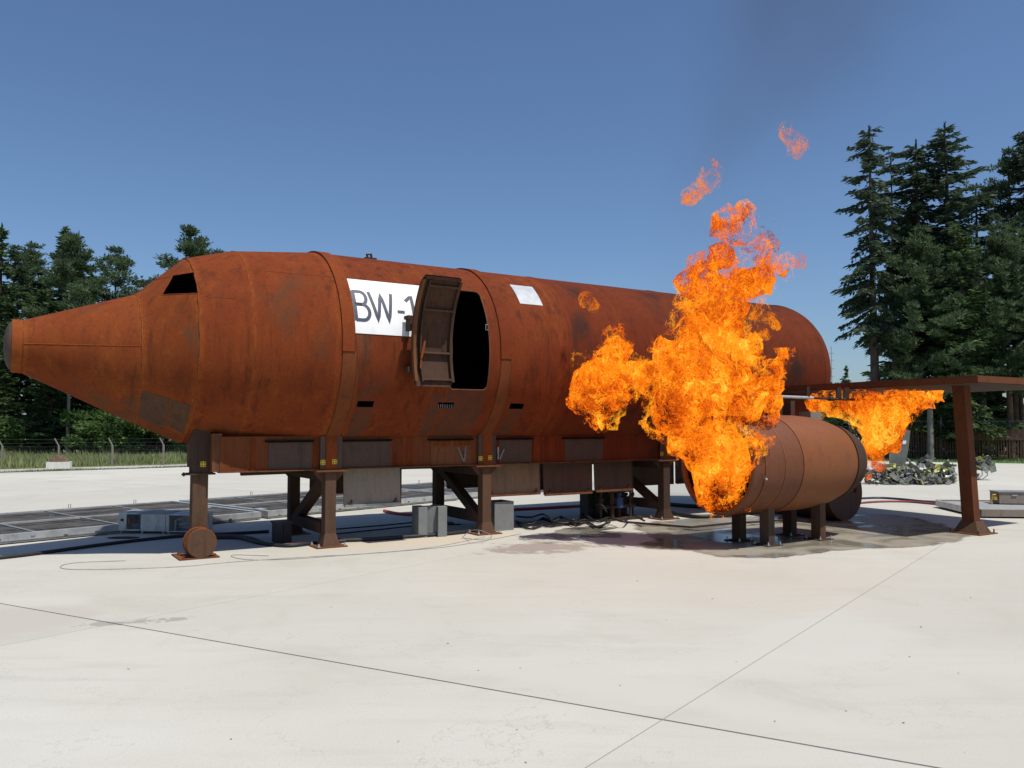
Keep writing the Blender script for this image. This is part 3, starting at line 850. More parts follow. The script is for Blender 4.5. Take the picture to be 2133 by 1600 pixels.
# fold-down panels hanging under the skirt
def flap(s0, s1, y, z0, mat, lean=0.0, z1=1.318):
    mb = MB()
    vs = [(s, y + d + (lean if z == z0 else 0), z) for d in (0, .02) for s, z in ((s0, z0), (s1, z0), (s1, z1), (s0, z1))]
    mb.add(vs, [(0, 1, 2, 3), (7, 6, 5, 4), (0, 4, 5, 1), (1, 5, 6, 2), (2, 6, 7, 3), (3, 7, 4, 0)])
    p = mb.build('hanging_panel', mat, fus)
    MB().box(s0 + .01, s1 - .01, y - .045 + lean, y - .001 + lean, z0 - .02, z0 + .02).build('panel_rail', RUST_BROWN if mat is not PANEL_GREY else STEEL_DULL, p)
    for s_ in (s0 + .12, s1 - .12):
        MB().box(s_ - .03, s_ + .03, y - .03 + lean, y - .001 + lean, z0 + .03, z0 + .05).box(s_ + .012, s_ + .03, y - .03 + lean, y - .001 + lean, z0 + .05, z0 + .10).build('latch', RUST_DARK, p)
    MB().box(s1 + .005, s1 + .03, y - .01, y + .02, z0 - .02, z1).build('panel_edge', RUST_DARK, p)
flap(.33, 1.42, -.78, .66, PANEL_GREY, -.04); flap(1.52, 2.04, .55, .72, PANEL)
flap(3.22, 4.52, -.78, .70, PANEL_TAN, -.03); flap(4.62, 5.85, -.78, .66, PANEL, -.03); flap(5.92, 6.95, -.80, .68, PANEL, -.03)
flap(4.75, 6.0, .92, .62, PANEL); flap(6.1, 6.9, .92, .62, PANEL); flap(8.1, 9.6, .70, .62, PANEL); flap(9.7, 11.0, .70, .62, PANEL)
flap(.3, 1.3, .92, .75, PANEL); flap(3.3, 4.6, .92, .75, PANEL)
MB().tube([(-1.2, .2, 1.25), (2, .25, 1.27), (6, .2, 1.25), (10, .2, 1.25)], .06, 10).build('belly_pipe', RUST_DARK, fus)

# ------------------------------------------------------------------ engine drum on legs
EY, EZ, ER = -4.62, 1.40, .855
def sub(o_s, o_y):
    return W(o_s, o_y, 0)
eng = thing('engine_mockup', 'big rusty engine drum on four short legs, flames in its mouth', 'engine', sub(7.0, EY), ANG)
E0 = 5.56 - 7.0
MB().shell([(E0 + .10, EZ, ER - .02), (6.34 - 7, EZ, ER), (6.80 - 7, EZ, ER)], .03, 96).build('nacelle_front', [ENGINE, SOOT_GAP], eng, 25)
MB().shell([(6.80 - 7, EZ, ER + .012), (7.5 - 7, EZ, ER + .012), (7.85 - 7, EZ, ER - .01), (8.2 - 7, EZ, ER - .06), (8.5 - 7, EZ, ER - .14)], .03, 96).build('nacelle_body', [ENGINE2, SOOT_GAP], eng, 25)
MB().shell([(8.5 - 7, EZ, ER - .12), (8.75 - 7, EZ, ER - .18), (8.95 - 7, EZ, ER - .26), (8.99 - 7, EZ, ER - .29)], .04, 96).build('exhaust_ring', [RUST_DARK, SOOT_GAP], eng, 25)
st = []
for k in range(13):
    a = 2 * math.pi * k / 12
    st.append((E0 + .06 + .06 * math.cos(a), EZ, ER - .045 + .045 * math.sin(a)))
MB().lathe(st[:-1], 96, closed=True).build('inlet_lip', ENGINE, eng, 60)
MB().tube(ring_pts(6.34 - 7, EZ, ER + .002), .011, 6, closed=True).build('weld_bead', ENGINE2, eng, 60)
MB().tube(ring_pts(5.86 - 7, EZ, ER - .006), .010, 6, closed=True).build('weld_bead', ENGINE2, eng, 60)
for ob in [o for o in eng.children if o.name.startswith('weld_bead')]: pass
MB().lathe([(8.3 - 7, EZ, .002), (8.3 - 7, EZ, ER - .12)], 48).build('back_plate', SOOT_GAP, eng)
MB().tube([(5.7 - 7, 0, EZ - .55), (6.2 - 7, 0, EZ - .6), (7.2 - 7, 0, EZ - .6)], .04, 8).box(5.72 - 7, 5.78 - 7, -.03, .03, EZ - .75, EZ - .45).build('burner_tube', RUST_LEG, eng)
ang_h = math.radians(196)
MB().tube([(5.78 - 7, (ER + .005) * math.cos(ang_h) - d, EZ + (ER + .005) * math.sin(ang_h) + h) for d, h in ((0, .12), (.05, .12), (.05, -.06), (0, -.06))], .010, 6).build('grab_handle', RUST_BROWN, eng)
MB().tube([(5.84 - 7, -ER + .0 - .02, EZ - .20), (5.84 - 7, -ER + .03, EZ - .20)], .018, 8).build('bolt', STEEL, eng)
def elegs(s, y, mat):
    w = .155; zt = EZ - math.sqrt(max(ER ** 2 - y ** 2, .01)) + .06
    lg = MB().box(s - w / 2, s + w / 2, y - .10, y + .10, .018, zt).build('leg', mat, eng)
    MB().box(s - .19, s + .19, y - .19, y + .19, 0, .018).build('base_plate', RUST_DARK, lg)
    for i in (-1, 1):
        for j in (-1, 1):
            MB().tube([(s + i * .15, y + j * .15, .018), (s + i * .15, y + j * .15, .075)], .011, 6).tube([(s + i * .15, y + j * .15, .018), (s + i * .15, y + j * .15, .04)], .022, 6).build('bolt', STEEL, lg)
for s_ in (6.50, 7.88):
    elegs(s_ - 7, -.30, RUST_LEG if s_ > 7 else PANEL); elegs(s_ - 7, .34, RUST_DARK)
# short pylons up to the wing
for s_, w_ in ((7.55, .2), (7.95, .12)):
    MB().box(s_ - 7 - w_ / 2, s_ - 7 + w_ / 2, .28, .48, EZ + ER - .15, 2.55).build('pylon', RUST_DARK, eng)
MB().box(8.3 - 7, 8.62 - 7, .15, .42, EZ + ER - .16, EZ + ER + .09).build('junction_box', PANEL_GREY, eng)

# ------------------------------------------------------------------ wing slab on its post
wing = thing('wing_mockup', 'flat rusty wing slab held up by a tall tapered post', 'wing', sub(11.0, -5.95), ANG)
def wl(s, y): return (s - 11.0, y + 5.95)
wp = [wl(10.42, -1.72), wl(9.87, -6.80), wl(13.9, -6.80), wl(14.2, -1.72)]
MB().prism(wp, 'z', 2.956, 2.975).build('wing_skin', RUST_BROWN, wing)
MB().prism([(x * .985, y) for x, y in wp], 'z', 2.842, 2.850).build('wing_underside', RUST_DARK, wing)
WE = rust('wing_edge', (.130, .046, .021), (.07, .029, .016), (.20, .07, .024), streak=.4, patch=.3, seed=41.0, sc=1.5)
for a, b in zip(wp, wp[1:] + wp[:1]):
    A, B = Vector((*a, 2.903)), Vector((*b, 2.903))
    d = (B - A).normalized(); MB().beam(A - d * .03, B + d * .03, .06, .104).build('edge_beam', WE, wing)
def leanbox(p0, p1, hx, hy):
    p0, p1 = Vector(p0), Vector(p1)
    vs = [p + Vector((i * hx, j * hy, 0)) for p in (p0, p1) for i, j in ((-1, -1), (1, -1), (1, 1), (-1, 1))]
    return MB().add(vs, [(3, 2, 1, 0), (4, 5, 6, 7), (0, 1, 5, 4), (1, 2, 6, 5), (2, 3, 7, 6), (3, 0, 4, 7)])
WPOST = rust('wing_post', (.115, .040, .020), (.062, .026, .016), (.19, .066, .024), streak=.4, patch=.3, seed=44.0, sc=1.6)
wpo = leanbox((.12, 0, .02), (-.13, 0, 2.84), .104, .12).build('wing_post', WPOST, wing)
mb = MB()
vs = [(.13 + i * .24, j * .24, .022) for i, j in ((-1, -1), (1, -1), (1, 1), (-1, 1))] + [(.12 + i * .122, j * .145, .24) for i, j in ((-1, -1), (1, -1), (1, 1), (-1, 1))]
mb.add(vs, [(0, 1, 5, 4), (1, 2, 6, 5), (2, 3, 7, 6), (3, 0, 4, 7), (4, 5, 6, 7), (3, 2, 1, 0)]).build('post_foot', RUST_LEG, wpo)
MB().box(-.19, .45, -.32, .32, 0, .02).build('base_plate', RUST_BROWN, wpo)
for i, j in ((-.15, -.27), (.40, -.27), (-.15, .27), (.40, .27)):
    MB().tube([(i, j, .02), (i, j, .09)], .013, 6).build('bolt', RUST_LEG, wpo)
# burner pipe under the leading edge
p0, p1, p2 = at(1560, 824, 15.6), at(1693, 829, 16.7), at(1808, 834, 17.4)
bp = thing('burner_pipe', 'straight steel gas pipe under the wing leading edge', 'pipe', (0, 0, 0))
MB().tube([p0, p1], .032, 10).build('steel_pipe', STEEL, bp, 40)
MB().tube([p1, p2], .026, 10).tube([p1.lerp(p2, .28), p1.lerp(p2, .34)], .05, 10).build('nozzle_pipe', RUST_DARK, bp, 40)
for t in (.42, .55, .72, .9):
    q = p1.lerp(p2, t); MB().tube([q, q + Vector((0, 0, .14))], .013, 6).build('nozzle', RUST_DARK, bp)
for t in (.46, .60): 
    q = p1.lerp(p2, t); MB().box(q.x - .05, q.x + .05, q.y - .03, q.y + .03, q.z + .02, 2.86).build('hanger', RUST_DARK, bp)
q = p0.lerp(p1, .92); MB().box(q.x - .03, q.x + .03, q.y - .03, q.y + .03, q.z + .02, 2.86).build('hanger', RUST_DARK, bp)

# main wheel drum behind the engine
wd = thing('wheel_drum', 'large dark wheel drum lying on its tread behind the engine', 'wheel', W(10.87, -3.35, 0), ANG)
def drum(r, y0, y1, name, mat, par, z=None):
    poly = [(r * math.cos(2 * math.pi * k / 56), (z or r) + r * math.sin(2 * math.pi * k / 56)) for k in range(56)]
    return MB().prism(poly, 'y', y0, y1).build(name, mat, par, 30)
drum(.60, .02, 1.25, 'drum', RUST_DARK, wd); drum(.585, 0.0, .021, 'end_plate', PANEL, wd, .60)
MB().tube([(.585 * math.cos(2 * math.pi * k / 56), .01, .60 + .585 * math.sin(2 * math.pi * k / 56)) for k in range(56)], .014, 6, closed=True).build('rim', RUST_BROWN, wd, 60)
MB().box(.30, .33, -.05, 0, .60, .78).build('grab_handle', RUST_DARK, wd)
wd2 = thing('wheel_strut', 'dark square strut rising from the wheel drum to the belly', 'strut', W(10.9, -1.7, 0), ANG)
MB().box(-.12, .12, -.12, .12, 0, 1.32).box(-.12, .12, .10, .8, 1.1, 1.32).build('strut_post', RUST_DARK, wd2)
MB().box(-.25, .25, -.25, .25, 0, .02).build('base_plate', RUST_DARK, wd2)

# ------------------------------------------------------------------ equipment under and behind the mock-up
def place(name, label, cat, px, rz=ANG, group=None):
    return thing(name, label, cat, gz(*px), rz, group)
b = place('counterweight', 'grey H-shaped concrete weight standing left of the second leg', 'block', (893, 1116), ANG - .15)
prof = [(-.27, -.22), (-.10, -.22), (-.10, -.10), (.10, -.14), (.10, -.26), (.28, -.24), (.28, .2), (.10, .2), (.10, .08), (-.10, .08), (-.10, .2), (-.27, .2)]
MB().prism(prof, 'z', 0, .56).build('weight_body', GREYCON, b)
b = place('concrete_box', 'square grey concrete box right of the second leg', 'box', (1050, 1105), ANG + .02)
MB().box(-.24, .21, -.03, .42, 0, .53).build('box_body', GREYCON, b)
MB().box(-.24, -.20, -.03, .42, .531, .57).box(.17, .21, -.03, .42, .531, .57).box(-.20, .17, -.03, .01, .531, .57).box(-.20, .17, .38, .42, .531, .57).build('box_rim', GREYCON, b)
MB().box(-.199, .169, .011, .379, .531, .535).build('hollow_shade', SOOT_GAP, b)  # black sheet painting the shade inside the box top
b = place('battery_box', 'black box with a lid beside the rear left brace', 'box', (588, 1130), ANG)
MB().box(-.13, .13, -.12, .2, 0, .34).build('box_body', BLACK, b); MB().box(-.15, .15, -.14, .22, .341, .38).build('box_lid', BLACK, b)
MB().box(-.02, .02, -.145, -.121, .10, .34).build('box_strap', BLACK, b)

sk_ = thing('valve_skid', 'dark gas valve manifold with pipes under the belly', 'valves', W(6.75, -.35, 0), ANG)
MB().box(-.55, .62, -.35, .5, 0, .06).build('base_frame', RUST_DARK, sk_)
random.seed(11)
for k, (x, y, h, r) in enumerate(((-.45, -.2, .95, .03), (-.35, .1, 1.1, .025), (-.18, -.25, .62, .05), (-.05, .2, .98, .025), (.05, -.22, .80, .03), (.2, .05, 1.05, .03), (.34, -.25, 1.0, .025), (.45, .15, .9, .04), (.54, -.1, 1.1, .02))):
    MB().tube([(x, y, .05), (x, y, h)], r, 8).tube([(x, y, h * .45), (x, y, h * .52)], r * 2.0, 8).build('riser_pipe', BLACK if k % 2 else RUST_DARK, sk_, 40)
MB().tube([(-.5, -.2, .30), (.5, -.2, .30)], .05, 8).tube([(-.5, .1, .52), (.55, .1, .52)], .035, 8).tube([(-.3, -.25, .62), (.4, -.25, .62)], .02, 8).build('header_pipe', BLACK, sk_, 40)
MB().box(-.53, -.18, .15, .45, .06, .62).build('switch_box', BLACK, sk_)
MB().box(.18, .56, .12, .45, .06, .55).build('switch_box', RUST_DARK, sk_)
mb = MB().tube([(-.02, -.3, .28), (-.02, -.3, .50)], .09, 12).tube([(-.02, -.3, .5), (-.02, -.3, .60)], .05, 10); mb.build('valve_body', BLUEP, sk_, 40)
MB().tube([(-.10, -.3, .62), (.06, -.3, .62)], .012, 6).build('hand_lever', BLUEP, sk_)
gp = thing('green_gas_train', 'green gas pipe train with flange beside the dark leg', 'pipe', W(7.25, -.10, 0), ANG)
MB().tube([(-.55, 0, 1.10), (.22, 0, 1.10)], .055, 10).build('main_pipe', GREENP, gp, 40)
MB().tube([(.10, 0, 1.10), (.16, 0, 1.10)], .12, 16).build('flange', GREENP, gp, 40)
for x in (-.42, -.25, -.06):
    MB().tube([(x, 0, 0), (x, 0, 1.10)], .022, 8).tube([(x, 0, .78), (x, 0, .84)], .045, 8).build('riser_pipe', GREENP if x > -.3 else RUST_DARK, gp, 40)
MB().tube([(-.55, 0, .80), (.15, 0, .80)], .02, 8).tube([(-.55, 0, .62), (.1, 0, .62)], .018, 8).build('cross_pipe', RUST_DARK, gp, 40)
MB().tube([(-.12, -.02, .55), (.02, -.02, .5), (.06, -.02, .42)], .05, 8).build('valve_body', BRASS, gp, 40)
tk = place('pressure_tank', 'grey upright cylinder behind the hanging panels', 'tank', (1253, 1068), 0)
MB().tube([(0, 0, .02), (0, 0, .55)], .12, 20).build('tank_body', GREYCON, tk, 40); MB().tube([(0, 0, .55), (0, 0, .66)], .04, 10).build('tank_neck', STEEL_DULL, tk, 40)
ld = thing('steel_rail', 'thin dark angle rail lying bent on the wet ground', 'rail', (0, 0, 0))
MB().tube([gz(x, y, .03) for x, y in ((1300, 1087), (1440, 1098), (1520, 1090), (1640, 1083))], .022, 6).build('rail_bar', RUST_DARK, ld)

# hoses and cables lying on the concrete
def spline(P, sub=8):
    out = []
    for i in range(len(P) - 1):
        p0, p1, p2, p3 = P[max(i - 1, 0)], P[i], P[i + 1], P[min(i + 2, len(P) - 1)]
        for k in range(sub):
            t = k / sub
            out.append(.5 * ((2 * p1) + (p2 - p0) * t + (2 * p0 - 5 * p1 + 4 * p2 - p3) * t * t + (3 * p1 - p0 - 3 * p2 + p3) * t ** 3))
    return out + [P[-1]]
def hose(name, label, px, r, mat, lift=None, cat='hose', jit=0.0):
    P = []
    for i, p in enumerate(px):
        z = p[2] if len(p) > 2 else r
        P.append(gz(p[0], p[1], z))
    pts = spline(P)
    if jit: pts = [p + Vector((noise.noise(p * 1.5) * jit, noise.noise(p * 1.5 + Vector((9, 0, 0))) * jit, 0)) for p in pts]
    o = MB().tube(pts, r, 8).build(name, mat, None, 60)
    return tag(o, label, cat)
hose('hose', 'thick black hose along the far side of the nose shadow', [(-60, 1168), (60, 1155), (200, 1136), (300, 1124), (385, 1116), (470, 1112), (560, 1107)], .030, BLACK)
hose('hose', 'black hose from the nose wheel towards the rear left brace', [(448, 1120), (500, 1121), (540, 1131), (600, 1137), (660, 1131), (720, 1127)], .030, BLACK)
hose('hose', 'reddish hose curling behind the nose wheel', [(448, 1115), (500, 1117), (530, 1122), (560, 1133), (620, 1134), (655, 1130)], .026, plain('brown_hose', (.10, .045, .04), .6))
hose('hose', 'long black hose running between the first two legs', [(690, 1126), (760, 1124), (850, 1118), (930, 1112), (985, 1106)], .035, BLACK)
hose('cable', 'thin dark cable parallel to the hose between the first legs', [(700, 1112), (780, 1104), (860, 1096), (960, 1092)], .012, BLACK, cat='cable')
hose('cable', 'thin dark cable nearest the far shadow edge', [(700, 1102), (800, 1094), (900, 1084)], .012, BLACK, cat='cable')
hose('cable', 'thin looped wire lying on sunlit concrete before the nose wheel', [(262, 1168), (160, 1172), (126, 1180), (150, 1186), (260, 1185), (380, 1180), (480, 1171), (640, 1160), (760, 1153), (900, 1140), (1010, 1118)], .006, plain('grey_wire', (.34, .32, .28), .6), cat='wire')
hose('cable', 'second thin wire curling right of the nose wheel', [(560, 1158), (492, 1156), (484, 1160), (520, 1166), (600, 1165), (700, 1158), (860, 1146), (960, 1135), (1085, 1112)], .005, plain('grey_wire2', (.25, .22, .18), .6), cat='wire')
hose('cable', 'coil of wire springing up round the second leg foot', [(962, 1122, .0), (975, 1108, .14), (990, 1104, .24), (1010, 1108, .20), (1024, 1118, .02), (1000, 1124, .006), (966, 1121, .006)], .006, STEEL_DULL, cat='wire')
random.seed(5)
for k, lb in enumerate(('lowest black hose in the heap beside the concrete box', 'black hose looping over the heap beside the concrete box', 'black hose on the rear of the heap beside the concrete box', 'black hose leaving the heap towards the valves')):
    P = [(1078 + random.uniform(-6, 6) + j * 24, 1094 - k * 5 + random.uniform(-5, 5) + (3 if j % 2 else -3), .03 + .035 * k) for j in range(9 if k < 3 else 12)]
    hose('hose', lb, P, .020, BLACK)
hose('hose', 'black hose arching up beside the grey tank', [(1220, 1082), (1226, 1066, .1), (1243, 1052, .36), (1258, 1056, .36), (1266, 1075, .06)], .02, BLACK)
hose('hose', 'red hose on the ground behind the grey hanging panel', [(800, 1064), (830, 1070), (880, 1072), (960, 1066), (1100, 1060), (1240, 1052)], .035, REDH)
hose('hose', 'black hose on sunlit ground behind the dark leg', [(1390, 1050), (1460, 1055), (1540, 1052), (1620, 1048), (1720, 1042), (1790, 1040)], .05, BLACK)
hose('hose', 'nearer black hose behind the engine legs', [(1395, 1068), (1450, 1076), (1520, 1073), (1600, 1064), (1700, 1060)], .045, BLACK)
hose('hose', 'dark hose running right from behind the wheel drum', [(1780, 1039), (1830, 1037), (1880, 1040), (1920, 1044), (1980, 1047), (2020, 1053), (2062, 1052), (2078, 1046, .12)], .03, plain('navy_hose', (.035, .035, .06), .5))
hose('hose', 'red hose running right from behind the wheel drum', [(1780, 1049), (1830, 1045), (1890, 1045), (1950, 1050), (2010, 1054), (2050, 1056), (2080, 1050)], .028, plain('faded_red_hose', (.24, .055, .06), .6))
MB().box(-.03, .03, -.03, .03, 0, .1).build('hose_coupling', BRASS).location = gz(1983, 1049)
tag(bpy.data.objects['hose_coupling'], 'small brass coupling on the dark hose left of the post', 'coupling')

# burn trays: galvanised pans with charred grating
TZ = .175
En, Ef = gz(546, 1066, TZ), gz(275, 1049, TZ)
Pn = gz(0, 1115, TZ)
dl = (En - Pn); dl.z = 0; dl.normalize(); dw = Vector((-dl.y, dl.x, 0))
TW = (Ef - En).dot(dw)
def burn_tray(label, origin, L, Wd, group):
    t = thing('burn_tray', label, 'tray', origin, math.atan2(dl.y, dl.x), group)
    # local: x along, y across (0 near .. Wd far); origin at the near right end, tray runs to -L
    MB().box(-L, 0, 0, Wd, .02, .06).build('pan', STEEL_DULL, t)
    for y0, y1 in ((0, .10), (Wd - .10, Wd)): MB().box(-L, 0, y0, y1, .03, TZ).build('side_rail', STEEL, t)
    for x0 in (-L, -.10): MB().box(x0 + .001, x0 + .099, .101, Wd - .101, .061, TZ + .004).build('end_rail', STEEL, t)
    nx, ny = max(2, round(L / 1.5)), 2
    for i in range(1, nx): MB().box(-L + i * L / nx - .03, -L + i * L / nx + .03, .101, Wd - .101, .10, TZ - .012).build('cross_rail', STEEL_DULL, t)
    MB().box(-L + .1, -.1, Wd / 2 - .04, Wd / 2 + .04, .10, TZ - .004).build('centre_rail', STEEL, t)
    for i in range(nx):
        for j in range(ny):
            x0, x1 = -L + i * L / nx + .05, -L + (i + 1) * L / nx - .05
            y0, y1 = .12 + j * (Wd / 2), Wd / 2 - .06 + j * (Wd / 2 - .06)
            g = MB(); m = 14
            for k in range(m): g.box(x0, x1, y0 + (y1 - y0) * k / m, y0 + (y1 - y0) * (k + .62) / m, .105, TZ - .02 + random.uniform(-.012, .008))
            g.build('grating', GRATE, t)
    for i in range(int(L / .55)):
        x = -L + .3 + i * .55
        MB().box(x - .035, x + .035, -.012, 0, .07 + (i % 3) * .02, .085 + (i % 3) * .02).build('rail_bracket', RUST_LEG if i % 2 else STEEL_DULL, t)
    for i in range(4):
        x = -L + .5 + i * L / 4
        MB().tube([(x, Wd - .05, TZ), (x, Wd - .05, TZ + .09), (x + .05, Wd - .05, TZ + .09), (x + .05, Wd - .05, TZ)], .008, 5).tube([(x + .4, Wd * .5, TZ), (x + .4, Wd * .5, TZ + .08), (x + .46, Wd * .5, TZ + .08), (x + .46, Wd * .5, TZ)], .008, 5).build('lifting_loop', STEEL_DULL, t)
    for x in (-L + .4, -L / 2, -.4): MB().box(x - .3, x + .3, .02, .3, 0, .02).box(x - .3, x + .3, Wd - .3, Wd - .02, 0, .02).build('skid_foot', STEEL_DULL, t)
    return t
org = Vector((En.x, En.y, 0))
random.seed(21)
burn_tray('charred galvanised burn tray left of the nose wheel, beside the cabinets', org - dl * .02, 6.0, TW, 'galvanised burn trays')
burn_tray('charred burn tray running behind the first support frame', org + dl * 6.15, 6.0, TW, 'galvanised burn trays')
burn_tray('burn tray farthest left, cut off by the picture edge', org - dl * 6.17, 6.0, TW, 'galvanised burn trays')
burn_tray('burn tray seen far back between the support frames', org + dl * 12.3, 6.0, TW, 'galvanised burn trays')
b = thing('drain_block', 'small steel drain stub in the gap between the burn trays', 'block', gz(541, 1077), math.atan2(dl.y, dl.x))
MB().box(-.09, .09, -.10, .10, 0, .17).box(-.11, .11, -.12, .12, .171, .19).build('stub_body', STEEL, b)
tr = thing('burn_tray', 'low steel tray at the right picture edge behind the wing post', 'tray', gz(2043, 1079), -.10)
MB().box(0, 3.2, 0, 2.4, .03, .06).build('pan', STEEL_DULL, tr)
MB().box(0, 3.2, -.05, .05, .04, .19).box(0, 3.2, 2.35, 2.45, .04, .19).build('side_rail', PANEL_GREY, tr)
MB().box(-.05, .05, .051, 2.349, .04, .185).build('end_rail', STEEL, tr)
MB().box(.06, 3.2, .06, 2.34, .10, .165).build('cover_plate', STEEL, tr)
cb = thing('control_cabinet', 'grey steel cabinet standing on the low tray by the right edge', 'cabinet', gz(2082, 1049, .19), -.12)
MB().box(0, 1.1, 0, .5, .0, .27).build('cabinet_body', PANEL_GREY, cb); MB().box(-.02, 1.12, -.02, .52, .271, .285).build('cabinet_lid', STEEL_DULL, cb)
MB().box(.28, .40, -.02, 0, .19, .21).build('cabinet_latch', STEEL, cb)
MB().tube([(.0, .1, .20), (-.12, .08, .20), (-.16, .05, .06), (-.17, .0, -.15)], .018, 6).build('gas_line', BRASS, cb)
MB().box(-.10, -.04, .02, .12, .08, .16).build('gas_valve', BRASS, cb)

# steel control cabinets by the left tray
cb = thing('control_cabinet', 'dented steel control cabinets with open compartments beside the nose wheel', 'cabinet', gz(246, 1112), math.atan2(-.06, 1))
H = .36
MB().box(0, .16, 0, .55, .06, H + .05).box(.16, .42, .45, .55, .06, H + .04).box(.16, .42, 0, .45, .06, .085).box(.16, .42, 0, .45, H + .015, H + .04).build('open_bay', STEEL, cb)
MB().box(.43, .92, .02, .58, .05, H + .02).build('closed_bay', STEEL, cb)
MB().box(.40, .95, -.03, .62, H + .021, H + .035).build('bay_lid', STEEL_DULL, cb)
MB().box(.94, 1.0, 0, .55, .04, H).box(1.0, 1.62, .40, .55, .04, H).box(.94, 1.66, -.03, .58, H, H + .02).box(1.0, 1.62, .0, .4, .04, .06).build('valve_bay', STEEL, cb)
MB().tube([(1.10, .05, .06), (1.12, .04, .26), (1.22, .02, .30), (1.30, .02, .25)], .022, 8).tube([(1.2, .02, .18), (1.42, .0, .20)], .025, 8).build('valve_pipe', STEEL_DULL, cb, 40)
MB().tube([(1.52, -.06, .28), (1.60, -.1, .22)], .07, 12).build('regulator', BLACK, cb, 40)
MB().box(1.58, 1.63, -.14, -.08, .14, .24).build('regulator_tag', BRASS, cb)
MB().tube([(1.56, -.08, .2), (1.55, -.1, .05), (1.63, -.1, .02)], .018, 6).build('valve_pipe', RUST_LEG, cb, 40)
MB().box(.175, .22, .02, .06, .20, .27).build('emergency_button', REDH, cb)
MB().box(.05, .10, -.012, 0, .24, .29).build('cabinet_latch', BLACK, cb)
for x in (.05, .46, .88, .98, 1.58): MB().box(x - .02, x + .02, .02, .06, 0, .06).box(x - .02, x + .02, .46, .50, 0, .06).build('cabinet_foot', STEEL_DULL, cb)
mh = thing('manhole_cover', 'dark oval cover plate on the concrete before the steel cabinets', 'cover', gz(257, 1120.5), -.05)
MB().prism([(.30 * math.cos(2 * math.pi * k / 40), .16 * math.sin(2 * math.pi * k / 40)) for k in range(40)], 'z', .0005, .006).build('cover_plate', RUST_DARK, mh)

# ------------------------------------------------------------------ wreckage on the right
def crumple(mb, c, size, rnd, mi=0, n=5):
    """bent sheet of torn skin with thickness"""
    ax = Vector((rnd.gauss(0, 1), rnd.gauss(0, 1), rnd.gauss(0, .6))).normalized()
    bx = ax.orthogonal().normalized()
    bx.rotate(Matrix.Rotation(rnd.uniform(0, 6.3), 3, ax)); cx_ = ax.cross(bx)
    L_, Wd = size * rnd.uniform(.6, 1.2), size * rnd.uniform(.25, .7)
    k = rnd.uniform(-1.5, 1.5); vs = []; fs = []
    for s_ in (0, 1):
        for i in range(n):
            for j in range(2):
                u = i / (n - 1) - .5
                vs.append(Vector(c) + ax * (u * L_) + bx * ((j - .5) * Wd * rnd.uniform(.6, 1.2)) + cx_ * (k * u * u * L_ * .6 + s_ * .012 + rnd.uniform(-.03, .03) * size))
    o = 2 * n
    for i in range(n - 1):
        a = i * 2
        fs += [(a, a + 1, a + 3, a + 2), (o + a, o + a + 2, o + a + 3, o + a + 1), (a, a + 2, o + a + 2, o + a), (a + 1, o + a + 1, o + a + 3, a + 3)]
    fs += [(0, o, o + 1, 1), (2 * n - 2, 2 * n - 1, o + 2 * n - 1, o + 2 * n - 2)]
    for v in vs: v.z = max(v.z, .012)
    mb.add(vs, fs, mi)
WGREEN = plain('wreck_grey_green', (.16, .175, .145), .6, .1, var=.3, sc=2.5)
WYEL = plain('wreck_primer', (.42, .42, .10), .6, 0, var=.35, sc=3)
WBLK = plain('wreck_charred', (.135, .138, .122), .8, 0, var=.5, sc=4)
WALU = plain('wreck_torn_metal', (.55, .56, .56), .35, .5, var=.3, sc=6)
wr = thing('aircraft_wreck', 'crumpled grey-green helicopter wreck with upright tail fin before the palisade', 'wreck', (0, 0, 0))
def atY(px, py, Y): return at(px, py, Y)
YW = 31.0
fin = [(1853, 966), (1889, 966), (1887, 946), (1882, 946), (1894, 896), (1885, 894), (1868, 944), (1853, 944)]
fin = [(1870, 966), (1886, 966), (1893, 930), (1896, 897), (1886, 895), (1878, 925), (1868, 944), (1852, 944), (1852, 966)]
def px_prism(name, poly, Y, th, mat, par):
    P = [at(x, y, Y) for x, y in poly]
    mb = MB(); n = len(P)
    mb.add([p for p in P] + [p + Vector((th * .5, th, 0)) for p in P], [tuple(range(n)), tuple(range(n, 2 * n))[::-1]] + [(i, n + i, n + (i + 1) % n, (i + 1) % n) for i in range(n)])
    return mb.build(name, mat, par)
f_ = px_prism('tail_fin', fin, YW, .16, WGREEN, wr)
px_prism('fin_marking', [(1879, 926), (1887, 925), (1888, 918), (1881, 918)], YW - .012, .01, WHITE, f_)
px_prism('fin_marking', [(1875, 930), (1881, 929), (1881, 924), (1877, 925)], YW - .012, .01, REDH, f_)
px_prism('tail_boom', [(1836, 968), (1893, 967), (1897, 972), (1900, 980), (1840, 981)], YW - .15, .5, WGREEN, wr)
px_prism('cabin_skin', [(1925, 968), (1968, 968), (1990, 976), (1988, 985), (1945, 985), (1928, 1003), (1922, 1004), (1934, 984)], YW - .7, .3, WGREEN, wr)
rnd = random.Random(9)
for mt, cnt, sz, x0, x1, y0, y1 in ((WBLK, 220, .30, 1805, 1930, 980, 1008), (WBLK, 110, .30, 1905, 1985, 987, 1008), (WALU, 130, .20, 1820, 1985, 984, 1007), (WYEL, 110, .24, 1835, 1990, 970, 1005), (WGREEN, 50, .42, 1870, 1990, 968, 1005), (WALU, 22, .38, 1940, 1985, 986, 1002)):
    mb = MB()
    for _ in range(cnt):
        px, py = rnd.uniform(x0, x1), rnd.uniform(y0, y1)
        c = at(px, py, YW - 1.3 + rnd.uniform(-1.0, .6) * (py - 960) / 45)
        c.z = max(.04, c.z); crumple(mb, c, sz * rnd.uniform(.5, 1.2), rnd)
    o = mb.build('torn_debris', mt, wr); o['kind'] = 'stuff'
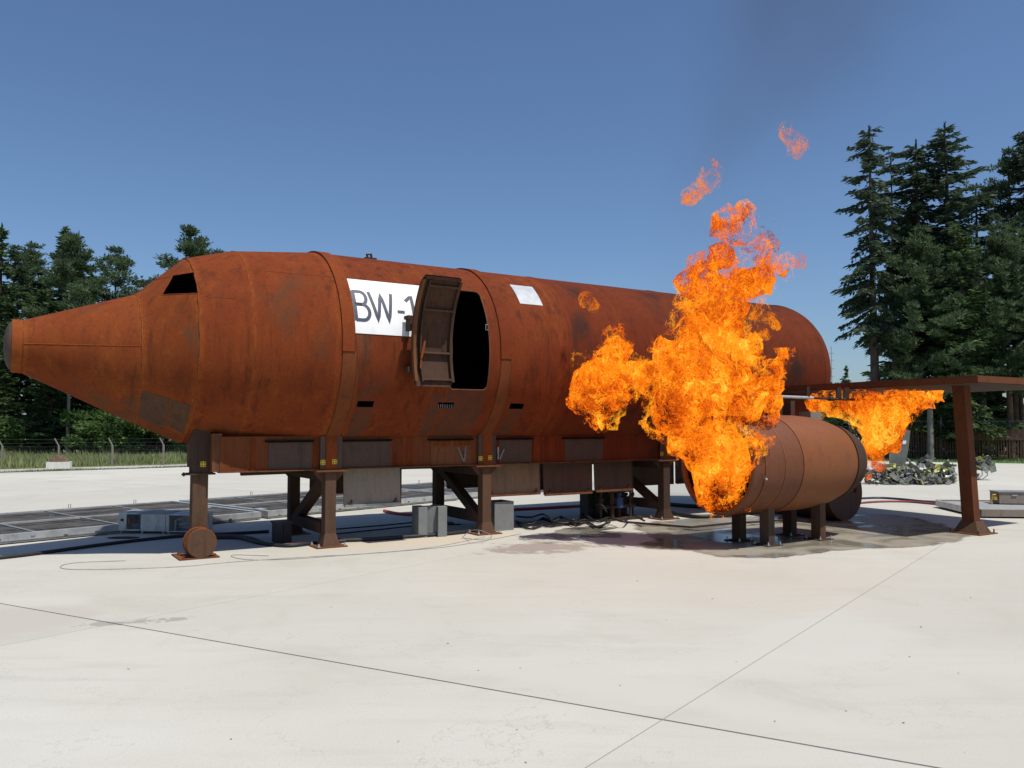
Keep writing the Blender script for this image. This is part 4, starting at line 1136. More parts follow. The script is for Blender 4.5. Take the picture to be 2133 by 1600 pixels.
for x, y, x2, y2 in ((1905, 960, 1910, 972), (1895, 966, 1890, 955), (1965, 968, 1975, 958), (1925, 957, 1938, 970), (1915, 985, 1900, 1003)):
    MB().tube([at(x, y, YW - .6), at((x + x2) / 2 + 3, (y + y2) / 2, YW - .7), at(x2, y2, YW - .6)], .03, 6).build('bent_tube', WBLK, wr)
crx = MB()
for _ in range(5): crumple(crx, at(1930 + rnd.uniform(-7, 7), 962 + rnd.uniform(-4, 4), YW - .4), .5, rnd)
crx.build('rotor_hub', WBLK, wr)
wr2 = thing('wreck_fragment', 'torn grey-green nose fragment of wreck right of the wing post', 'wreck', (0, 0, 0))
px_prism('cabin_skin', [(2018, 960), (2052, 958), (2062, 964), (2052, 974), (2046, 980), (2032, 979), (2022, 974)], YW + .5, .5, WGREEN, wr2)
for mt, cnt, sz in ((WBLK, 10, .4), (WYEL, 8, .35), (WALU, 7, .3), (WGREEN, 6, .5)):
    mb = MB()
    for _ in range(cnt): crumple(mb, at(rnd.uniform(2022, 2068), rnd.uniform(952, 980), YW + .4 + rnd.uniform(-.3, .3)), sz, rnd)
    mb.build('torn_debris', mt, wr2)['kind'] = 'stuff'
for x in (2034, 2046, 2057): MB().tube([at(x, 976, YW + .6), gz(x, 990)], .02, 6).build('prop_stick', STEEL_DULL, wr2)
mb = MB()
for _ in range(8): crumple(mb, gz(rnd.uniform(2000, 2036), rnd.uniform(1000, 1006)) + Vector((0, 0, .08)), .45, rnd)
tag(mb.build('charred_scrap', WBLK), 'low charred scraps lying on the concrete behind the wing post', 'scrap')

# ------------------------------------------------------------------ fences and small buildings
POSTM = plain('fence_post_concrete', (.22, .20, .17), .85, 0, var=.25, sc=4)
WIREM = plain('fence_wire', (.20, .21, .20), .5, .5, var=.1)
pa, pb = gz(4, 975), gz(340, 968.5)
stepv = (pb - pa) / 3
fe = thing('chainlink_fence', 'chain link fence with bent-top concrete posts before the left woods', 'fence', (0, 0, 0))
FP = [pa + stepv * k for k in range(-4, 9)]
away = Vector((-stepv.y, stepv.x, 0)).normalized()
HP = 1.05
postme = None
for p in FP:
    mb = MB().beam((0, 0, -.1), (0, 0, HP), .07, .07, (1, 0, 0))
    a0 = Vector((0, 0, HP - .02)); a1 = Vector((-.22, 0, HP + .36))
    mb.beam(a0, a1, .04, .045, (0, 1, 0))
    if postme is None: postme = mb.mesh('fence_post', POSTM)
    o = link('fence_post', postme, fe); o.location = p; o.rotation_euler = (0, 0, random.uniform(-.15, .15))
mb = MB()
for a, b in zip(FP, FP[1:]):
    for z in (.05, .3, .55, .8, 1.02): mb.tube([a + Vector((0, 0, z)), b + Vector((0, 0, z))], .0022, 4)
    for k in range(22):
        q0, q1 = a.lerp(b, k / 22), a.lerp(b, min(1, (k + 4) / 22))
        mb.tube([q0 + Vector((0, 0, .05)), q1 + Vector((0, 0, 1.02))], .0013, 3); mb.tube([q1 + Vector((0, 0, .05)), q0 + Vector((0, 0, 1.02))], .0013, 3)
    for t_, z in ((.1, 1.18), (.2, 1.36)): mb.tube([a + Vector((-t_, 0, z)), b + Vector((-t_, 0, z))], .003, 4)
mb.build('fence_wire', WIREM, fe)['kind'] = 'stuff'
bk = thing('soil_block', 'white concrete block heaped with brown soil beside the path', 'block', gz(123, 977), .35)
MB().box(-.5, .5, -.3, .3, 0, .34).build('block_body', plain('white_block', (.66, .64, .58), .85, 0, var=.08), bk)
mb = MB(); vs = []; fs = []
for i in range(9):
    for j in range(16):
        a = 2 * math.pi * j / 16; r = i / 8
        vs.append((.46 * r * math.cos(a), .27 * r * math.sin(a), .345 + .30 * (1 - r * r) * (1 + .4 * noise.noise(Vector((i, j * .7, 2)))) ))
for i in range(8):
    for j in range(16): fs.append((i * 16 + j, i * 16 + (j + 1) % 16, (i + 1) * 16 + (j + 1) % 16, (i + 1) * 16 + j))
mb.add(vs, fs).build('soil_heap', plain('brown_soil', (.13, .085, .055), .95, 0, var=.4, sc=8), bk)

WOOD = plain('fence_wood', (.110, .058, .038), .85, 0, var=.35, sc=5)
fa, fb = gz(1800, 953.5), gz(2175, 958)
fd = (fb - fa); FL = fd.length; fd.normalize(); fa = fa - fd * 6; FL += 9
pf = thing('palisade_fence', 'brown wooden palisade fence topped with coiled razor wire', 'fence', fa, math.atan2(fd.y, fd.x))
n_p = int(FL / .145); pm = MB().prism([(-.038, 0), (.038, 0), (.038, 1.66), (0, 1.75), (-.038, 1.66)], 'y', -.012, .012).mesh('pale', WOOD)
random.seed(8)
for k in range(n_p):
    x = k * .145
    o = link('pale', pm, pf); o.location = (x, -.03, .04 + random.uniform(-.03, .03)); o.rotation_euler = (0, random.uniform(-.02, .02), 0)
for z in (.45, 1.35): MB().box(-.05, FL, .0, .05, z - .05, z + .05).build('fence_rail', WOOD, pf)
for k in range(int(FL / 2.6) + 1):
    MB().box(k * 2.6 - .05, k * 2.6 + .05, .05, .15, 0, 2.25).beam((k * 2.6, .10, 2.2), (k * 2.6 - .0, -.15, 2.55), .05, .05).build('fence_post', POSTM, pf)
MB().box(6 + 5.6, 6 + 10.2, -.06, -.045, 1.15, 1.80).build('top_board', WOOD, pf)
hp = []
for k in range(int(FL / .6) * 14):
    a = 2 * math.pi * k / 14
    hp.append((k * .6 / 14, .05 + .30 * math.cos(a) * .4, 2.12 + .27 * math.sin(a)))
MB().tube(hp, .007, 4).build('razor_coil', STEEL_DULL, pf)
MB().tube([(0, .08, 1.95), (FL, .08, 1.95)], .008, 4).tube([(0, .0, 2.3), (FL, .0, 2.3)], .008, 4).build('strand_wire', STEEL_DULL, pf)

def shed(label, px, Y, w, h, rh, wall, roof, rz=0.0):
    p = at(px, 900, Y); t = thing('shed', label, 'shed', (p.x, p.y, 0), rz)
    MB().box(-w / 2, w / 2, 0, w * .8, -.06, h).build('wall', wall, t)
    MB().prism([(-w / 2 - .2, h), (w / 2 + .2, h), (0, h + rh)], 'y', -.2, w * .8 + .2).build('roof', roof, t)
    for x in (-w * .25, w * .25):
        wn_ = MB().box(x - .4, x + .4, -.03, -.001, h * .35, h * .75).build('window', SOOT_GAP, t)
        MB().box(x - .46, x - .4, -.045, -.001, h * .35, h * .75).box(x + .4, x + .46, -.045, -.001, h * .35, h * .75).build('window_frame', WHITE, wn_)
    MB().box(-.4, .4, -.03, -.001, 0, min(1.9, h * .8)).build('door', WOOD, t)
shed('small white shed behind the palisade left of the wing post', 1922, 68, 4.4, 1.0, 1.0, WHITE, plain('light_roof', (.6, .6, .58), .7), .2)
shed('low dark-roofed shed behind the palisade right of the wing post', 2076, 66, 5.0, 1.3, 1.0, plain('shed_wall', (.25, .22, .2), .8), plain('shed_roof', (.13, .12, .12), .8), -.15)
mp = at(1733, 800, 120)
ms = thing('radio_mast', 'thin distant radio mast behind the tail dome', 'mast', (mp.x, mp.y, 0))
MB().tube([(0, 0, 0), (0, 0, 13.5)], [.10, .05], 6).build('mast_pole', plain('mast_paint', (.5, .45, .44), .6), ms)
for z in (9.0, 10.2, 11.4, 12.4): MB().box(-.35, .35, -.03, .03, z, z + .06).build('mast_arm', STEEL_DULL, ms)

# ------------------------------------------------------------------ vegetation
def foliage(name, a, b, c_, trans=.25):
    m, nt, p = new_mat(name)
    geo = nd(nt, 'ShaderNodeNewGeometry')
    co = nd(nt, 'ShaderNodeTexCoord').outputs['Object']
    r = geo.outputs['Random Per Island']
    c = mixc(nt, mapr(nt, tex(nt, co, .55, 4, .6), .38, .62), a, b)
    c = mixc(nt, mapr(nt, r, .55, 1.0), c, c_)
    oi = nd(nt, 'ShaderNodeObjectInfo').outputs['Random']
    c = mixc(nt, mth(nt, 'MULTIPLY', oi, .35), c, a)
    nt.links.new(c, p.inputs['Base Color'])
    p.inputs['Roughness'].default_value = .65
    p.inputs['Specular IOR Level'].default_value = .25
    t = nd(nt, 'ShaderNodeBsdfTranslucent', {0: c})
    mx = nd(nt, 'ShaderNodeMixShader', {0: trans, 1: p.outputs[0], 2: t.outputs[0]})
    nt.links.new(mx.outputs[0], nt.nodes['Material Output'].inputs[0])
    return m
SPRUCE = foliage('spruce_needles', (.044, .080, .030), (.080, .130, .045), (.125, .185, .065), .4)
SPRUCE_HAZE = foliage('hazed_spruce_needles', (.042, .066, .042), (.070, .104, .060), (.100, .140, .078), .35)  # smoke haze over the right stand mixed into the needle colour
PINE = foliage('pine_needles', (.054, .088, .042), (.086, .132, .058), (.125, .175, .078), .4)
LEAFM = foliage('broad_leaves', (.055, .105, .026), (.095, .165, .042), (.145, .225, .065), .45)
GRASSM = foliage('tall_grass', (.25, .31, .12), (.34, .37, .17), (.42, .41, .22), .5)
BARK = plain('bark', (.070, .050, .040), .9, 0, var=.4, sc=3)
BARKP = plain('pine_bark', (.150, .085, .055), .9, 0, var=.4, sc=3)
BARKG = plain('grey_bark', (.20, .18, .155), .9, 0, var=.3, sc=3)

def leaf_mesh(name, cen, dirs, ln, wd, mat, rs):
    cen, dirs = np.asarray(cen, float), np.asarray(dirs, float)
    n = len(cen)
    dirs = dirs / (np.linalg.norm(dirs, axis=1)[:, None] + 1e-9)
    rv = rs.normal(size=(n, 3)); rv = np.cross(dirs, rv); rv /= (np.linalg.norm(rv, axis=1)[:, None] + 1e-9)
    ln = (ln * rs.uniform(.6, 1.3, n))[:, None] / 2; wd = (wd * rs.uniform(.6, 1.3, n))[:, None] / 2
    v = np.stack([cen - dirs * ln, cen + rv * wd - dirs * ln * .1, cen + dirs * ln, cen - rv * wd - dirs * ln * .1], 1).reshape(-1, 3)
    me = bpy.data.meshes.new(name)
    me.vertices.add(4 * n); me.loops.add(4 * n); me.polygons.add(n)
    me.vertices.foreach_set('co', v.ravel())
    me.loops.foreach_set('vertex_index', np.arange(4 * n))
    me.polygons.foreach_set('loop_start', np.arange(n) * 4)
    me.update(calc_edges=True)
    me.materials.append(mat)
    return me

def spruce(seed, H, cb, Wd, droop=.28, dens=1.0, pw=.62, mat=None, gap=.12):
    """trunk and crown meshes; crown radius Wd at its base height cb"""
    rs = np.random.RandomState(seed); mb = MB()
    mb.tube([(0, 0, -.1), (.02, 0, H * .3), (0, .03, H * .7), (0, 0, H)], [.017 * H * .9, .014 * H, .007 * H, .01], 8)
    cen, dr = [], []
    h = cb; nb = 0
    while h < H - .25:
        f = (h - cb) / (H - cb)
        Lm = Wd * (1 - f) ** pw * (.72 + .28 * math.sin(h * 1.7 + seed) * math.sin(h * .63 + seed * 2)) + .25
        if f < .15: Lm *= .55 + 3 * f
        for k in range(rs.randint(4, 7)):
            if rs.rand() < gap: continue
            a = rs.uniform(0, 2 * math.pi); L_ = Lm * rs.uniform(.55, 1.15); dz = -droop + .55 * f + rs.uniform(-.12, .12)
            base = np.array([0, 0, h + rs.uniform(-.2, .2)]); d = np.array([math.cos(a), math.sin(a), dz])
            P = lambda t: base + d * L_ * t + np.array([0, 0, .16 * L_ * t ** 3 - .10 * L_ * t * t])
            mb.tube([P(0), P(.5), P(1)], [.035, .02, .006], 3)
            side = np.array([-math.sin(a), math.cos(a), 0])
            n = max(3, int(L_ / .16 * dens))
            for i in range(n):
                t = (i + .6) / n
                if t < .12: continue
                p = P(t); tw = (.22 * L_ * (1.15 - t) + .12)
                for sg in (-1, 1):
                    m = 1 + int(tw / .17)
                    for q in range(m):
                        e = p + side * sg * tw * (q + .5) / m + d * .10 * q + np.array([0, 0, -.10 * (q + 1) * rs.rand()])
                        cen.append(e + rs.normal(size=3) * .05); dr.append(side * sg * .8 + d * .6 + np.array([0, 0, -.35 * rs.rand()]))
                cen.append(p); dr.append(d)
        h += rs.uniform(.26, .46) / dens
    for k in range(14):
        cen.append(np.array([0, 0, H - .04 * k])); dr.append(np.array([rs.normal() * .4, rs.normal() * .4, 1]))
    return mb.mesh('trunk', BARK, 60), leaf_mesh('crown', cen, dr, .46, .145, mat or SPRUCE, rs)

def pine(seed, H, cb, Wd, mat=None, bark=None):
    rs = np.random.RandomState(seed); mb = MB()
    bend = rs.uniform(-.3, .3)
    tr = lambda z: np.array([bend * math.sin(z / H * 2.2), .2 * math.sin(z / H * 3 + seed), z])
    mb.tube([tr(z) - (np.array([0, 0, .1]) if z == 0 else 0) for z in np.linspace(0, H * .97, 8)], list(np.linspace(.013 * H, .03, 8)), 8)
    cen, dr = [], []
    nb = 44
    for k in range(nb):
        f = (k + rs.rand()) / nb; h = cb + (H - cb) * f
        prof = math.sin(min(1, (f * .85 + .22)) * math.pi) ** .7
        L_ = Wd * prof * rs.uniform(.45, 1.15) + .2; a = rs.uniform(0, 2 * math.pi) + k * 2.4
        d = np.array([math.cos(a), math.sin(a), rs.uniform(-.05, .35) + .35 * f]); b0 = tr(h)
        P = lambda t: b0 + d * L_ * t + np.array([0, 0, .12 * L_ * t * t])
        mb.tube([P(0), P(.5) + rs.normal(size=3) * .05, P(1)], [.05, .03, .012], 4)
        for c in range(4 + int(L_ * 2.8)):
            t = rs.uniform(.35, 1.05); cc = P(t) + rs.normal(size=3) * np.array([.28, .28, .10]) * (.5 + L_ * .18)
            r = rs.uniform(.28, .55)
            u = rs.normal(size=(46, 3)); u /= np.linalg.norm(u, axis=1)[:, None]; rr = rs.uniform(.35, 1, (46, 1))
            cen += list(cc + u * rr * r * np.array([1, 1, .55])); dr += list(u + np.array([0, 0, .5]))
    return mb.mesh('trunk', bark or BARKP, 60), leaf_mesh('crown', cen, dr, .27, .085, mat or PINE, rs)

def bush(seed, rx, rz, n, mat=None, leaf=.16):
    rs = np.random.RandomState(seed); mb = MB(); cen, dr = [], []
    for k in range(9):
        a = rs.uniform(0, 6.3); q = np.array([math.cos(a) * rx * .5, math.sin(a) * rx * .5, rz * rs.uniform(.6, 1.1)])
        mb.tube([(0, 0, -.05), q * .5 + np.array([0, 0, .1]), q], [.05, .03, .01], 4)
    lobes = [(np.array([rs.normal() * rx * .45, rs.normal() * rx * .45, rz * rs.uniform(.3, .95)]), rs.uniform(.35, .7)) for _ in range(14)]
    for i in range(n):
        c, r = lobes[rs.randint(14)]
        u = rs.normal(size=3); u /= np.linalg.norm(u)
        p = c + u * r * rx * .55 * rs.uniform(.5, 1) ** .5 * np.array([1, 1, .8])
        if p[2] < .02: p[2] = rs.uniform(.02, .4)
        cen.append(p); dr.append(u + rs.normal(size=3) * .6)
    return mb.mesh('stem', BARK, 60), leaf_mesh('foliage', cen, dr, leaf * 1.5, leaf, mat or LEAFM, rs)

SP = [spruce(1, 17, 1.2, 3.5, .28, 1.15, .85), spruce(2, 18, 1.5, 3.2, .25, 1.15, .8), spruce(3, 16, .8, 3.6, .28, 1.15, .6), spruce(5, 20, 7.0, 3.7, .58, 1.2, .36, SPRUCE_HAZE, .46), spruce(8, 20, 4.5, 3.7, .46, 1.2, .42, SPRUCE_HAZE, .32), spruce(15, 20, 7.0, 3.4, .52, 1.2, .33, SPRUCE_HAZE, .42), spruce(18, 20, 4.5, 3.8, .36, 1.2, .5, SPRUCE_HAZE, .28)]
PN = [pine(11, 16, 5.5, 2.7), pine(12, 15, 6.0, 3.0), pine(13, 20, 8.0, 3.0)]
PN += [pine(14, 17, 6.0, 3.4), pine(15, 16, 4.5, 3.6)]
BU = [bush(21, 2.0, 2.4, 2600), bush(22, 2.6, 3.0, 3200), bush(23, 1.6, 1.8, 2000)]

def tree(name, label, proto, px, top, Y, base_h, group, wscale=1.0, cat='tree', rz=None):
    p = at(px, 884, Y); h = at(px, top, Y).z
    o = thing(name, label, cat, (p.x, p.y, -.05), random.uniform(0, 6.3) if rz is None else rz, group)
    k = (h + .05) / base_h
    o.scale = (k * wscale, k * wscale, k)
    link('trunk' if cat == 'tree' else 'stem', proto[0], o); link('crown' if cat == 'tree' else 'foliage', proto[1], o)
    return o
ORD = 'first second third fourth fifth sixth seventh eighth ninth tenth eleventh twelfth thirteenth fourteenth fifteenth sixteenth'.split()
random.seed(31)
GL, GR, GF = 'trees of the left woods', 'trees of the right stand', 'far low trees behind the fuselage'
tree('spruce_tree', 'tall spruce at the extreme left picture edge', SP[1], -8, 468, 60, 18, GL, 1.0)
tree('spruce_tree', 'tallest pointed spruce of the left woods, above the nose cone', SP[0], 124, 474, 58, 17, GL, 1.1)
tree('spruce_tree', 'slim spruce top just right of the tallest left spruce', SP[1], 154, 482, 60, 18, GL, .8)
tree('pine_tree', 'flat-crowned pine standing alone above the nose cone', PN[3], 237, 518, 60, 17, GL, 1.15)
tree('pine_tree', 'pine crown showing behind the cockpit roof', PN[4], 381, 472, 66, 16, GL, 1.15)
tree('pine_tree', 'bushy pine left of the tallest left spruce', PN[0], 62, 512, 64, 16, GL, 1.2)
tree('pine_tree', 'pine crown near the left edge below the spruce tip', PN[2], 18, 515, 62, 20, GL, 1.3)
for i, (px, top, Y, pr, b, lb) in enumerate(((28, 590, 56, SP[2], 16, 'broad spruce near the left edge above the nose tip'), (80, 600, 57, SP[2], 16, 'broad spruce in front of the bushy pine'), (185, 570, 59, SP[0], 17, 'lower spruce filling the gap right of the tall spruce'),
        (212, 640, 56, SP[2], 16, 'spruce below the flat-crowned pine'), (262, 600, 62, SP[1], 18, 'spruce right of the flat-crowned pine, behind the nose'), (320, 660, 60, SP[2], 16, 'spruce hidden mostly by the cockpit'), (372, 690, 58, SP[0], 17, 'spruce behind the nose leg'),
        (-60, 540, 57, SP[2], 16, 'spruce just beyond the left picture edge'), (105, 660, 53, SP[2], 16, 'young spruce under the nose tip'), (5, 700, 53, SP[0], 17, 'young spruce at the left edge by the fence'), (430, 640, 66, SP[1], 18, 'spruce behind the front section'))):
    tree('spruce_tree', lb, pr, px, top, Y, b, GL, 1.25)
for i, px in enumerate((-110, -165, -225, -290, -360)):
    tree('spruce_tree', 'spruce outside the left picture edge, %s from the picture' % ORD[i], SP[i % 3], px, 500 + (i * 47 % 60), 56 + (i % 3) * 3, (17, 18, 16)[i % 3], GL, 1.25)
tk2 = thing('bare_trunk', 'slim grey bare trunk standing before the dark woods', 'tree', (at(141, 900, 51).x, 51, -.05))
MB().tube([(0, 0, 0), (.03, 0, 2.5), (0, 0, 5.2)], [.13, .10, .07], 8).build('trunk', BARKG, tk2, 60)
link('crown', PN[1][1], tk2).location = (0, 0, -1.2)
for i in range(11):
    px = (-60, 30, 175, 205, 245, 280, 318, 350, 392, 430, 470)[i]; Y = 50 + (i % 3) * 1.8
    tree('shrub', 'leafy green shrub at the foot of the left woods, %s from the left' % ORD[i], BU[i % 3], px, 880 - (i * 37 % 5) * 11, Y, (2.9, 3.6, 2.3)[i % 3], 'shrubs before the left woods', 1.15, 'shrub')
# right stand
for px, top, Y, pr, b, w_, nm, lb in ((1824, 266, 52, SP[3], 20, .86, 'spruce_tree', 'tall spruce with drooping boughs nearest the tail dome'), (1868, 325, 55, SP[5], 20, .8, 'spruce_tree', 'spruce close behind the drooping spruce'),
        (1922, 292, 55, SP[5], 20, 1.0, 'spruce_tree', 'rounded spruce in the middle of the right stand'), (1984, 258, 54, SP[6], 20, 1.05, 'spruce_tree', 'tallest pointed spruce of the right stand'),
        (2046, 395, 57, SP[3], 20, 1.15, 'spruce_tree', 'lower spruce right of the tallest right spruce'), (2112, 318, 58, PN[2], 20, 1.0, 'pine_tree', 'loose pine crown near the right picture edge'),
        (2160, 258, 57, SP[4], 20, .9, 'spruce_tree', 'spruce tip just beyond the right picture edge'), (1905, 430, 60, SP[0], 17, 1.2, 'spruce_tree', 'shorter spruce deep inside the right stand'),
        (2008, 470, 51, SP[2], 16, 1.05, 'spruce_tree', 'sunlit lower spruce before the tallest right spruce'), (1955, 480, 61, SP[2], 16, 1.2, 'spruce_tree', 'dark spruce behind the rounded spruce'), (2080, 500, 62, SP[0], 17, 1.3, 'spruce_tree', 'dark spruce between the lower spruce and the pine'), (2230, 330, 60, SP[0], 17, 1.2, 'spruce_tree', 'spruce well beyond the right picture edge')):
    tree(nm, lb, pr, px, top, Y, b, GR, w_)
for px, Y, h_, r_, mt, lb in ((1937, 50, 4.6, .20, BARKG, 'pale sunlit trunk behind the fire under the wing'), (2104, 51, 5.0, .22, BARKP, 'reddish trunk near the right edge behind the fence'), (2128, 52, 5.0, .17, BARK, 'dark trunk at the right picture edge')):
    t_ = thing('bare_trunk', lb, 'tree', (at(px, 900, Y).x, Y, -.05)); MB().tube([(0, 0, 0), (.04, 0, h_ * .5), (0, 0, h_)], [r_, r_ * .85, r_ * .7], 8).build('trunk', mt, t_, 60)
    cr = link('crown', PN[0][1], t_); cr.location = (0, 0, h_ - 6.5)
tree('spruce_tree', 'small distant spruce right of the tail dome', SP[0], 1764, 762, 100, 17, None, 1.1)
for i, (px, top) in enumerate(((1742, 786), (1795, 790), (1832, 782), (1880, 842), (1962, 850), (2000, 838), (2058, 862), (2092, 848), (2130, 835), (2165, 846))):
    tree('shrub', 'distant tree mound beyond the palisade, %s from the tail dome' % ORD[i], BU[i % 3], px, top, 105 + (i % 4) * 4, (2.9, 3.6, 2.3)[i % 3], 'distant tree mounds', 1.3, 'shrub')
for i, px in enumerate(range(480, 1740, 84)):
    tree('spruce_tree', 'low far spruce behind the fuselage, %s from the nose end' % ORD[i], SP[i % 3], px, 735 + (i * 53 % 40), 74 + (i % 3) * 4, (17, 18, 16)[i % 3], GF, 1.3)
for i, (px, Y) in enumerate(((1900, 54), (1960, 53.5), (2030, 54.5), (2075, 55), (2120, 54), (1850, 55))):
    tree('shrub', 'leafy shrub close behind the palisade fence, %s in the row' % ORD[i], BU[i % 3], px, 872 + (i % 3) * 8, Y, (2.9, 3.6, 2.3)[i % 3], 'shrubs behind the palisade', 1.0, 'shrub')

# tall meadow grass behind the left fence, short grass tufts on verge and lawn
def grass(name, label, quads, n, h, seed, mat):
    rs = np.random.RandomState(seed); cen, dr = [], []
    P = []
    for (a, b, c, d), k in quads:
        u, v = rs.rand(int(n * k), 1), rs.rand(int(n * k), 1)
        q = (1 - v) * ((1 - u) * np.array(a) + u * np.array(b)) + v * ((1 - u) * np.array(d) + u * np.array(c)); P.append(q)
    P = np.concatenate(P); hh = h * rs.uniform(.5, 1.3, len(P))
    cl = np.array([.6 + .8 * noise.noise(Vector((p[0] * .35, p[1] * .35, 1))) for p in P]); hh *= np.clip(cl + .4, .35, 1.4)
    lean = rs.normal(size=(len(P), 2)) * .22
    dirs = np.stack([lean[:, 0], lean[:, 1], np.ones(len(P))], 1)
    cen = np.stack([P[:, 0], P[:, 1], hh * .5 - .05], 1)
    o = link(name, leaf_mesh(name, cen, dirs, hh, h * .16, mat, rs))
    return tag(o, label, 'grass', kind='stuff')
e0, e1 = Vector((-22.2, 36)) - dv * 12, Vector((-22.2, 36)) + dv * 26
grass('meadow_grass', 'tall pale meadow grass along the left fence', [((tuple(e0 + nv * 3.7), tuple(e1 + nv * 3.7), tuple(e1 + nv * 17), tuple(e0 + nv * 17)), 1.0)], 46000, .46, 1, GRASSM)
grass('verge_grass', 'short grass on the verge beside the apron', [((tuple(e0 + nv * .05), tuple(e1 + nv * .05), tuple(e1 + nv * 1.25), tuple(e0 + nv * 1.25)), 1.0)], 9000, .10, 2, LEAFM)
r0, r1 = Vector((2, 54.7)) + dr * 8, Vector((2, 54.7)) + dr * 40
grass('lawn_grass', 'short green grass before the palisade fence', [((tuple(r0 + nr * .05), tuple(r1 + nr * .05), tuple(r1 + nr * 12), tuple(r0 + nr * 12)), 1.0)], 16000, .14, 3, LEAFM)
random.seed(55)
# leaf litter on the apron
mb = MB(); rnd = random.Random(2)
for _ in range(26):
    p = gz(rnd.uniform(50, 2100), rnd.uniform(1180, 1590)); r_ = rnd.uniform(.004, .013); a = rnd.uniform(0, 6.3)
    mb.add([(p.x + r_ * math.cos(a + q), p.y + r_ * .6 * math.sin(a + q), .003 + (.006 if q_ % 2 else 0)) for q_, q in enumerate((0, 1.3, 2.6, 3.7, 5.0))], [(0, 1, 2, 3, 4)])
tag(mb.build('litter', plain('litter_bits', (.16, .10, .06), .9)), 'scattered tiny leaves and grit on the concrete', 'litter', kind='stuff')

# ------------------------------------------------------------------ fire
noise.seed_set(4)
def flame_mat(name, level, seed=0.0, thin_lo=4.2, thin_hi=5.4, thin=.045, gain=1.0, fscale=1.0, cool=0.0, core=.06):
    """sheet of burning gas; level 0 = outermost wisps, 1 = opaque core"""
    m = bpy.data.materials.new(name); m.use_nodes = True; nt = m.node_tree; nt.nodes.clear()
    out = nt.nodes.new('ShaderNodeOutputMaterial')
    tc = nd(nt, 'ShaderNodeTexCoord').outputs['Object']
    mp = scaled(nt, tc, (1, 1, .72), (seed, seed * .7, seed * .37))
    wnz = nd(nt, 'ShaderNodeTexNoise', {'Vector': mp, 'Scale': 1.9 * fscale, 'Detail': 5., 'Roughness': .62}).outputs['Color']
    off = nd(nt, 'ShaderNodeVectorMath', {0: wnz, 1: (.5, .5, .5)}, operation='SUBTRACT').outputs[0]
    sc_ = nd(nt, 'ShaderNodeVectorMath', {0: off, 'Scale': .75 / fscale}, operation='SCALE').outputs[0]
    wv = nd(nt, 'ShaderNodeVectorMath', {0: mp, 1: sc_}, operation='ADD').outputs[0]
    def ridge(scale, w, det=3.):
        n_ = tex(nt, wv, scale * fscale, det, .55, .35)
        return mapr(nt, mth(nt, 'ABSOLUTE', mth(nt, 'SUBTRACT', n_, .5)), 0, w, 1, 0, 'LINEAR')
    lo = tex(nt, scaled(nt, tc, (1, 1, .8), (seed * .15, 0, 0)), 1.3 * fscale, 2.5, .5)
    r1, r2, r3 = ridge(3.0, .17), ridge(8.0, .12), ridge(19., .11)
    z = nd(nt, 'ShaderNodeSeparateXYZ', {0: nd(nt, 'ShaderNodeNewGeometry').outputs['Position']}).outputs[2]
    th = mth(nt, 'ADD', mapr(nt, z, thin_lo, thin_hi, 0, thin), mapr(nt, z, 1.9, .8, 0, .10))
    fil = mth(nt, 'ADD', mth(nt, 'ADD', mth(nt, 'MULTIPLY', r1, .36), mth(nt, 'MULTIPLY', r2, .36)), mth(nt, 'MULTIPLY', r3, .28))
    base = mth(nt, 'SUBTRACT', mth(nt, 'MULTIPLY', mth(nt, 'SUBTRACT', lo, .5), 2.5), mth(nt, 'MULTIPLY', th, 2.4))
    hv = nd(nt, 'ShaderNodeVectorMath', {0: tc, 1: (-.05, 0, 1.75)}, operation='SUBTRACT').outputs[0]
    hd = nd(nt, 'ShaderNodeVectorMath', {0: nd(nt, 'ShaderNodeVectorMath', {0: hv, 1: (1.1, .4, .62)}, operation='MULTIPLY').outputs[0]}, operation='LENGTH').outputs['Value']
    base = mth(nt, 'ADD', base, mapr(nt, hd, 1.25, .1, -.07, core))
    heat = mth(nt, 'ADD', mth(nt, 'ADD', mth(nt, 'MULTIPLY', fil, .95), base), -.245 + .13 * level - cool)
    lo_a, hi_a = .50 - .53 * level, .74 - .44 * level
    a = mth(nt, 'MULTIPLY', mapr(nt, heat, lo_a, hi_a), .62 + .36 * max(level, 0))
    col = ramp(nt, heat, [(.0, (.030, .004, .001)), (.16, (.17, .018, .002)), (.34, (.62, .080, .004)), (.52, (.98, .20, .007)), (.74, (1.0, .36, .013)), (1.0, (1.0, .72, .08))])
    em = nd(nt, 'ShaderNodeEmission', {'Color': col, 'Strength': mth(nt, 'MULTIPLY', a, gain)}).outputs[0]
    tcol = mth(nt, 'SUBTRACT', 1, mth(nt, 'MULTIPLY', a, .93))
    cc = nd(nt, 'ShaderNodeCombineColor', {0: tcol, 1: tcol, 2: tcol}).outputs[0]
    tr_ = nd(nt, 'ShaderNodeBsdfTransparent', {0: cc}).outputs[0]
    nt.links.new(nd(nt, 'ShaderNodeAddShader', {0: tr_, 1: em}).outputs[0], out.inputs['Surface'])
    m.cycles.emission_sampling = 'NONE'
    return m

def blob_mesh(balls, thr, res):
    mbd = bpy.data.metaballs.new('blob'); mbd.resolution = mbd.render_resolution = res; mbd.threshold = thr
    for c, r in balls:
        e = mbd.elements.new(); e.co, e.radius, e.stiffness = c, r, 2
    o = bpy.data.objects.new('blob', mbd); C.objects.link(o)
    bpy.context.view_layer.update()
    dg = bpy.context.evaluated_depsgraph_get(); dg.update()
    me = bpy.data.meshes.new_from_object(o.evaluated_get(dg))
    bpy.data.objects.remove(o); bpy.data.metaballs.remove(mbd)
    return me

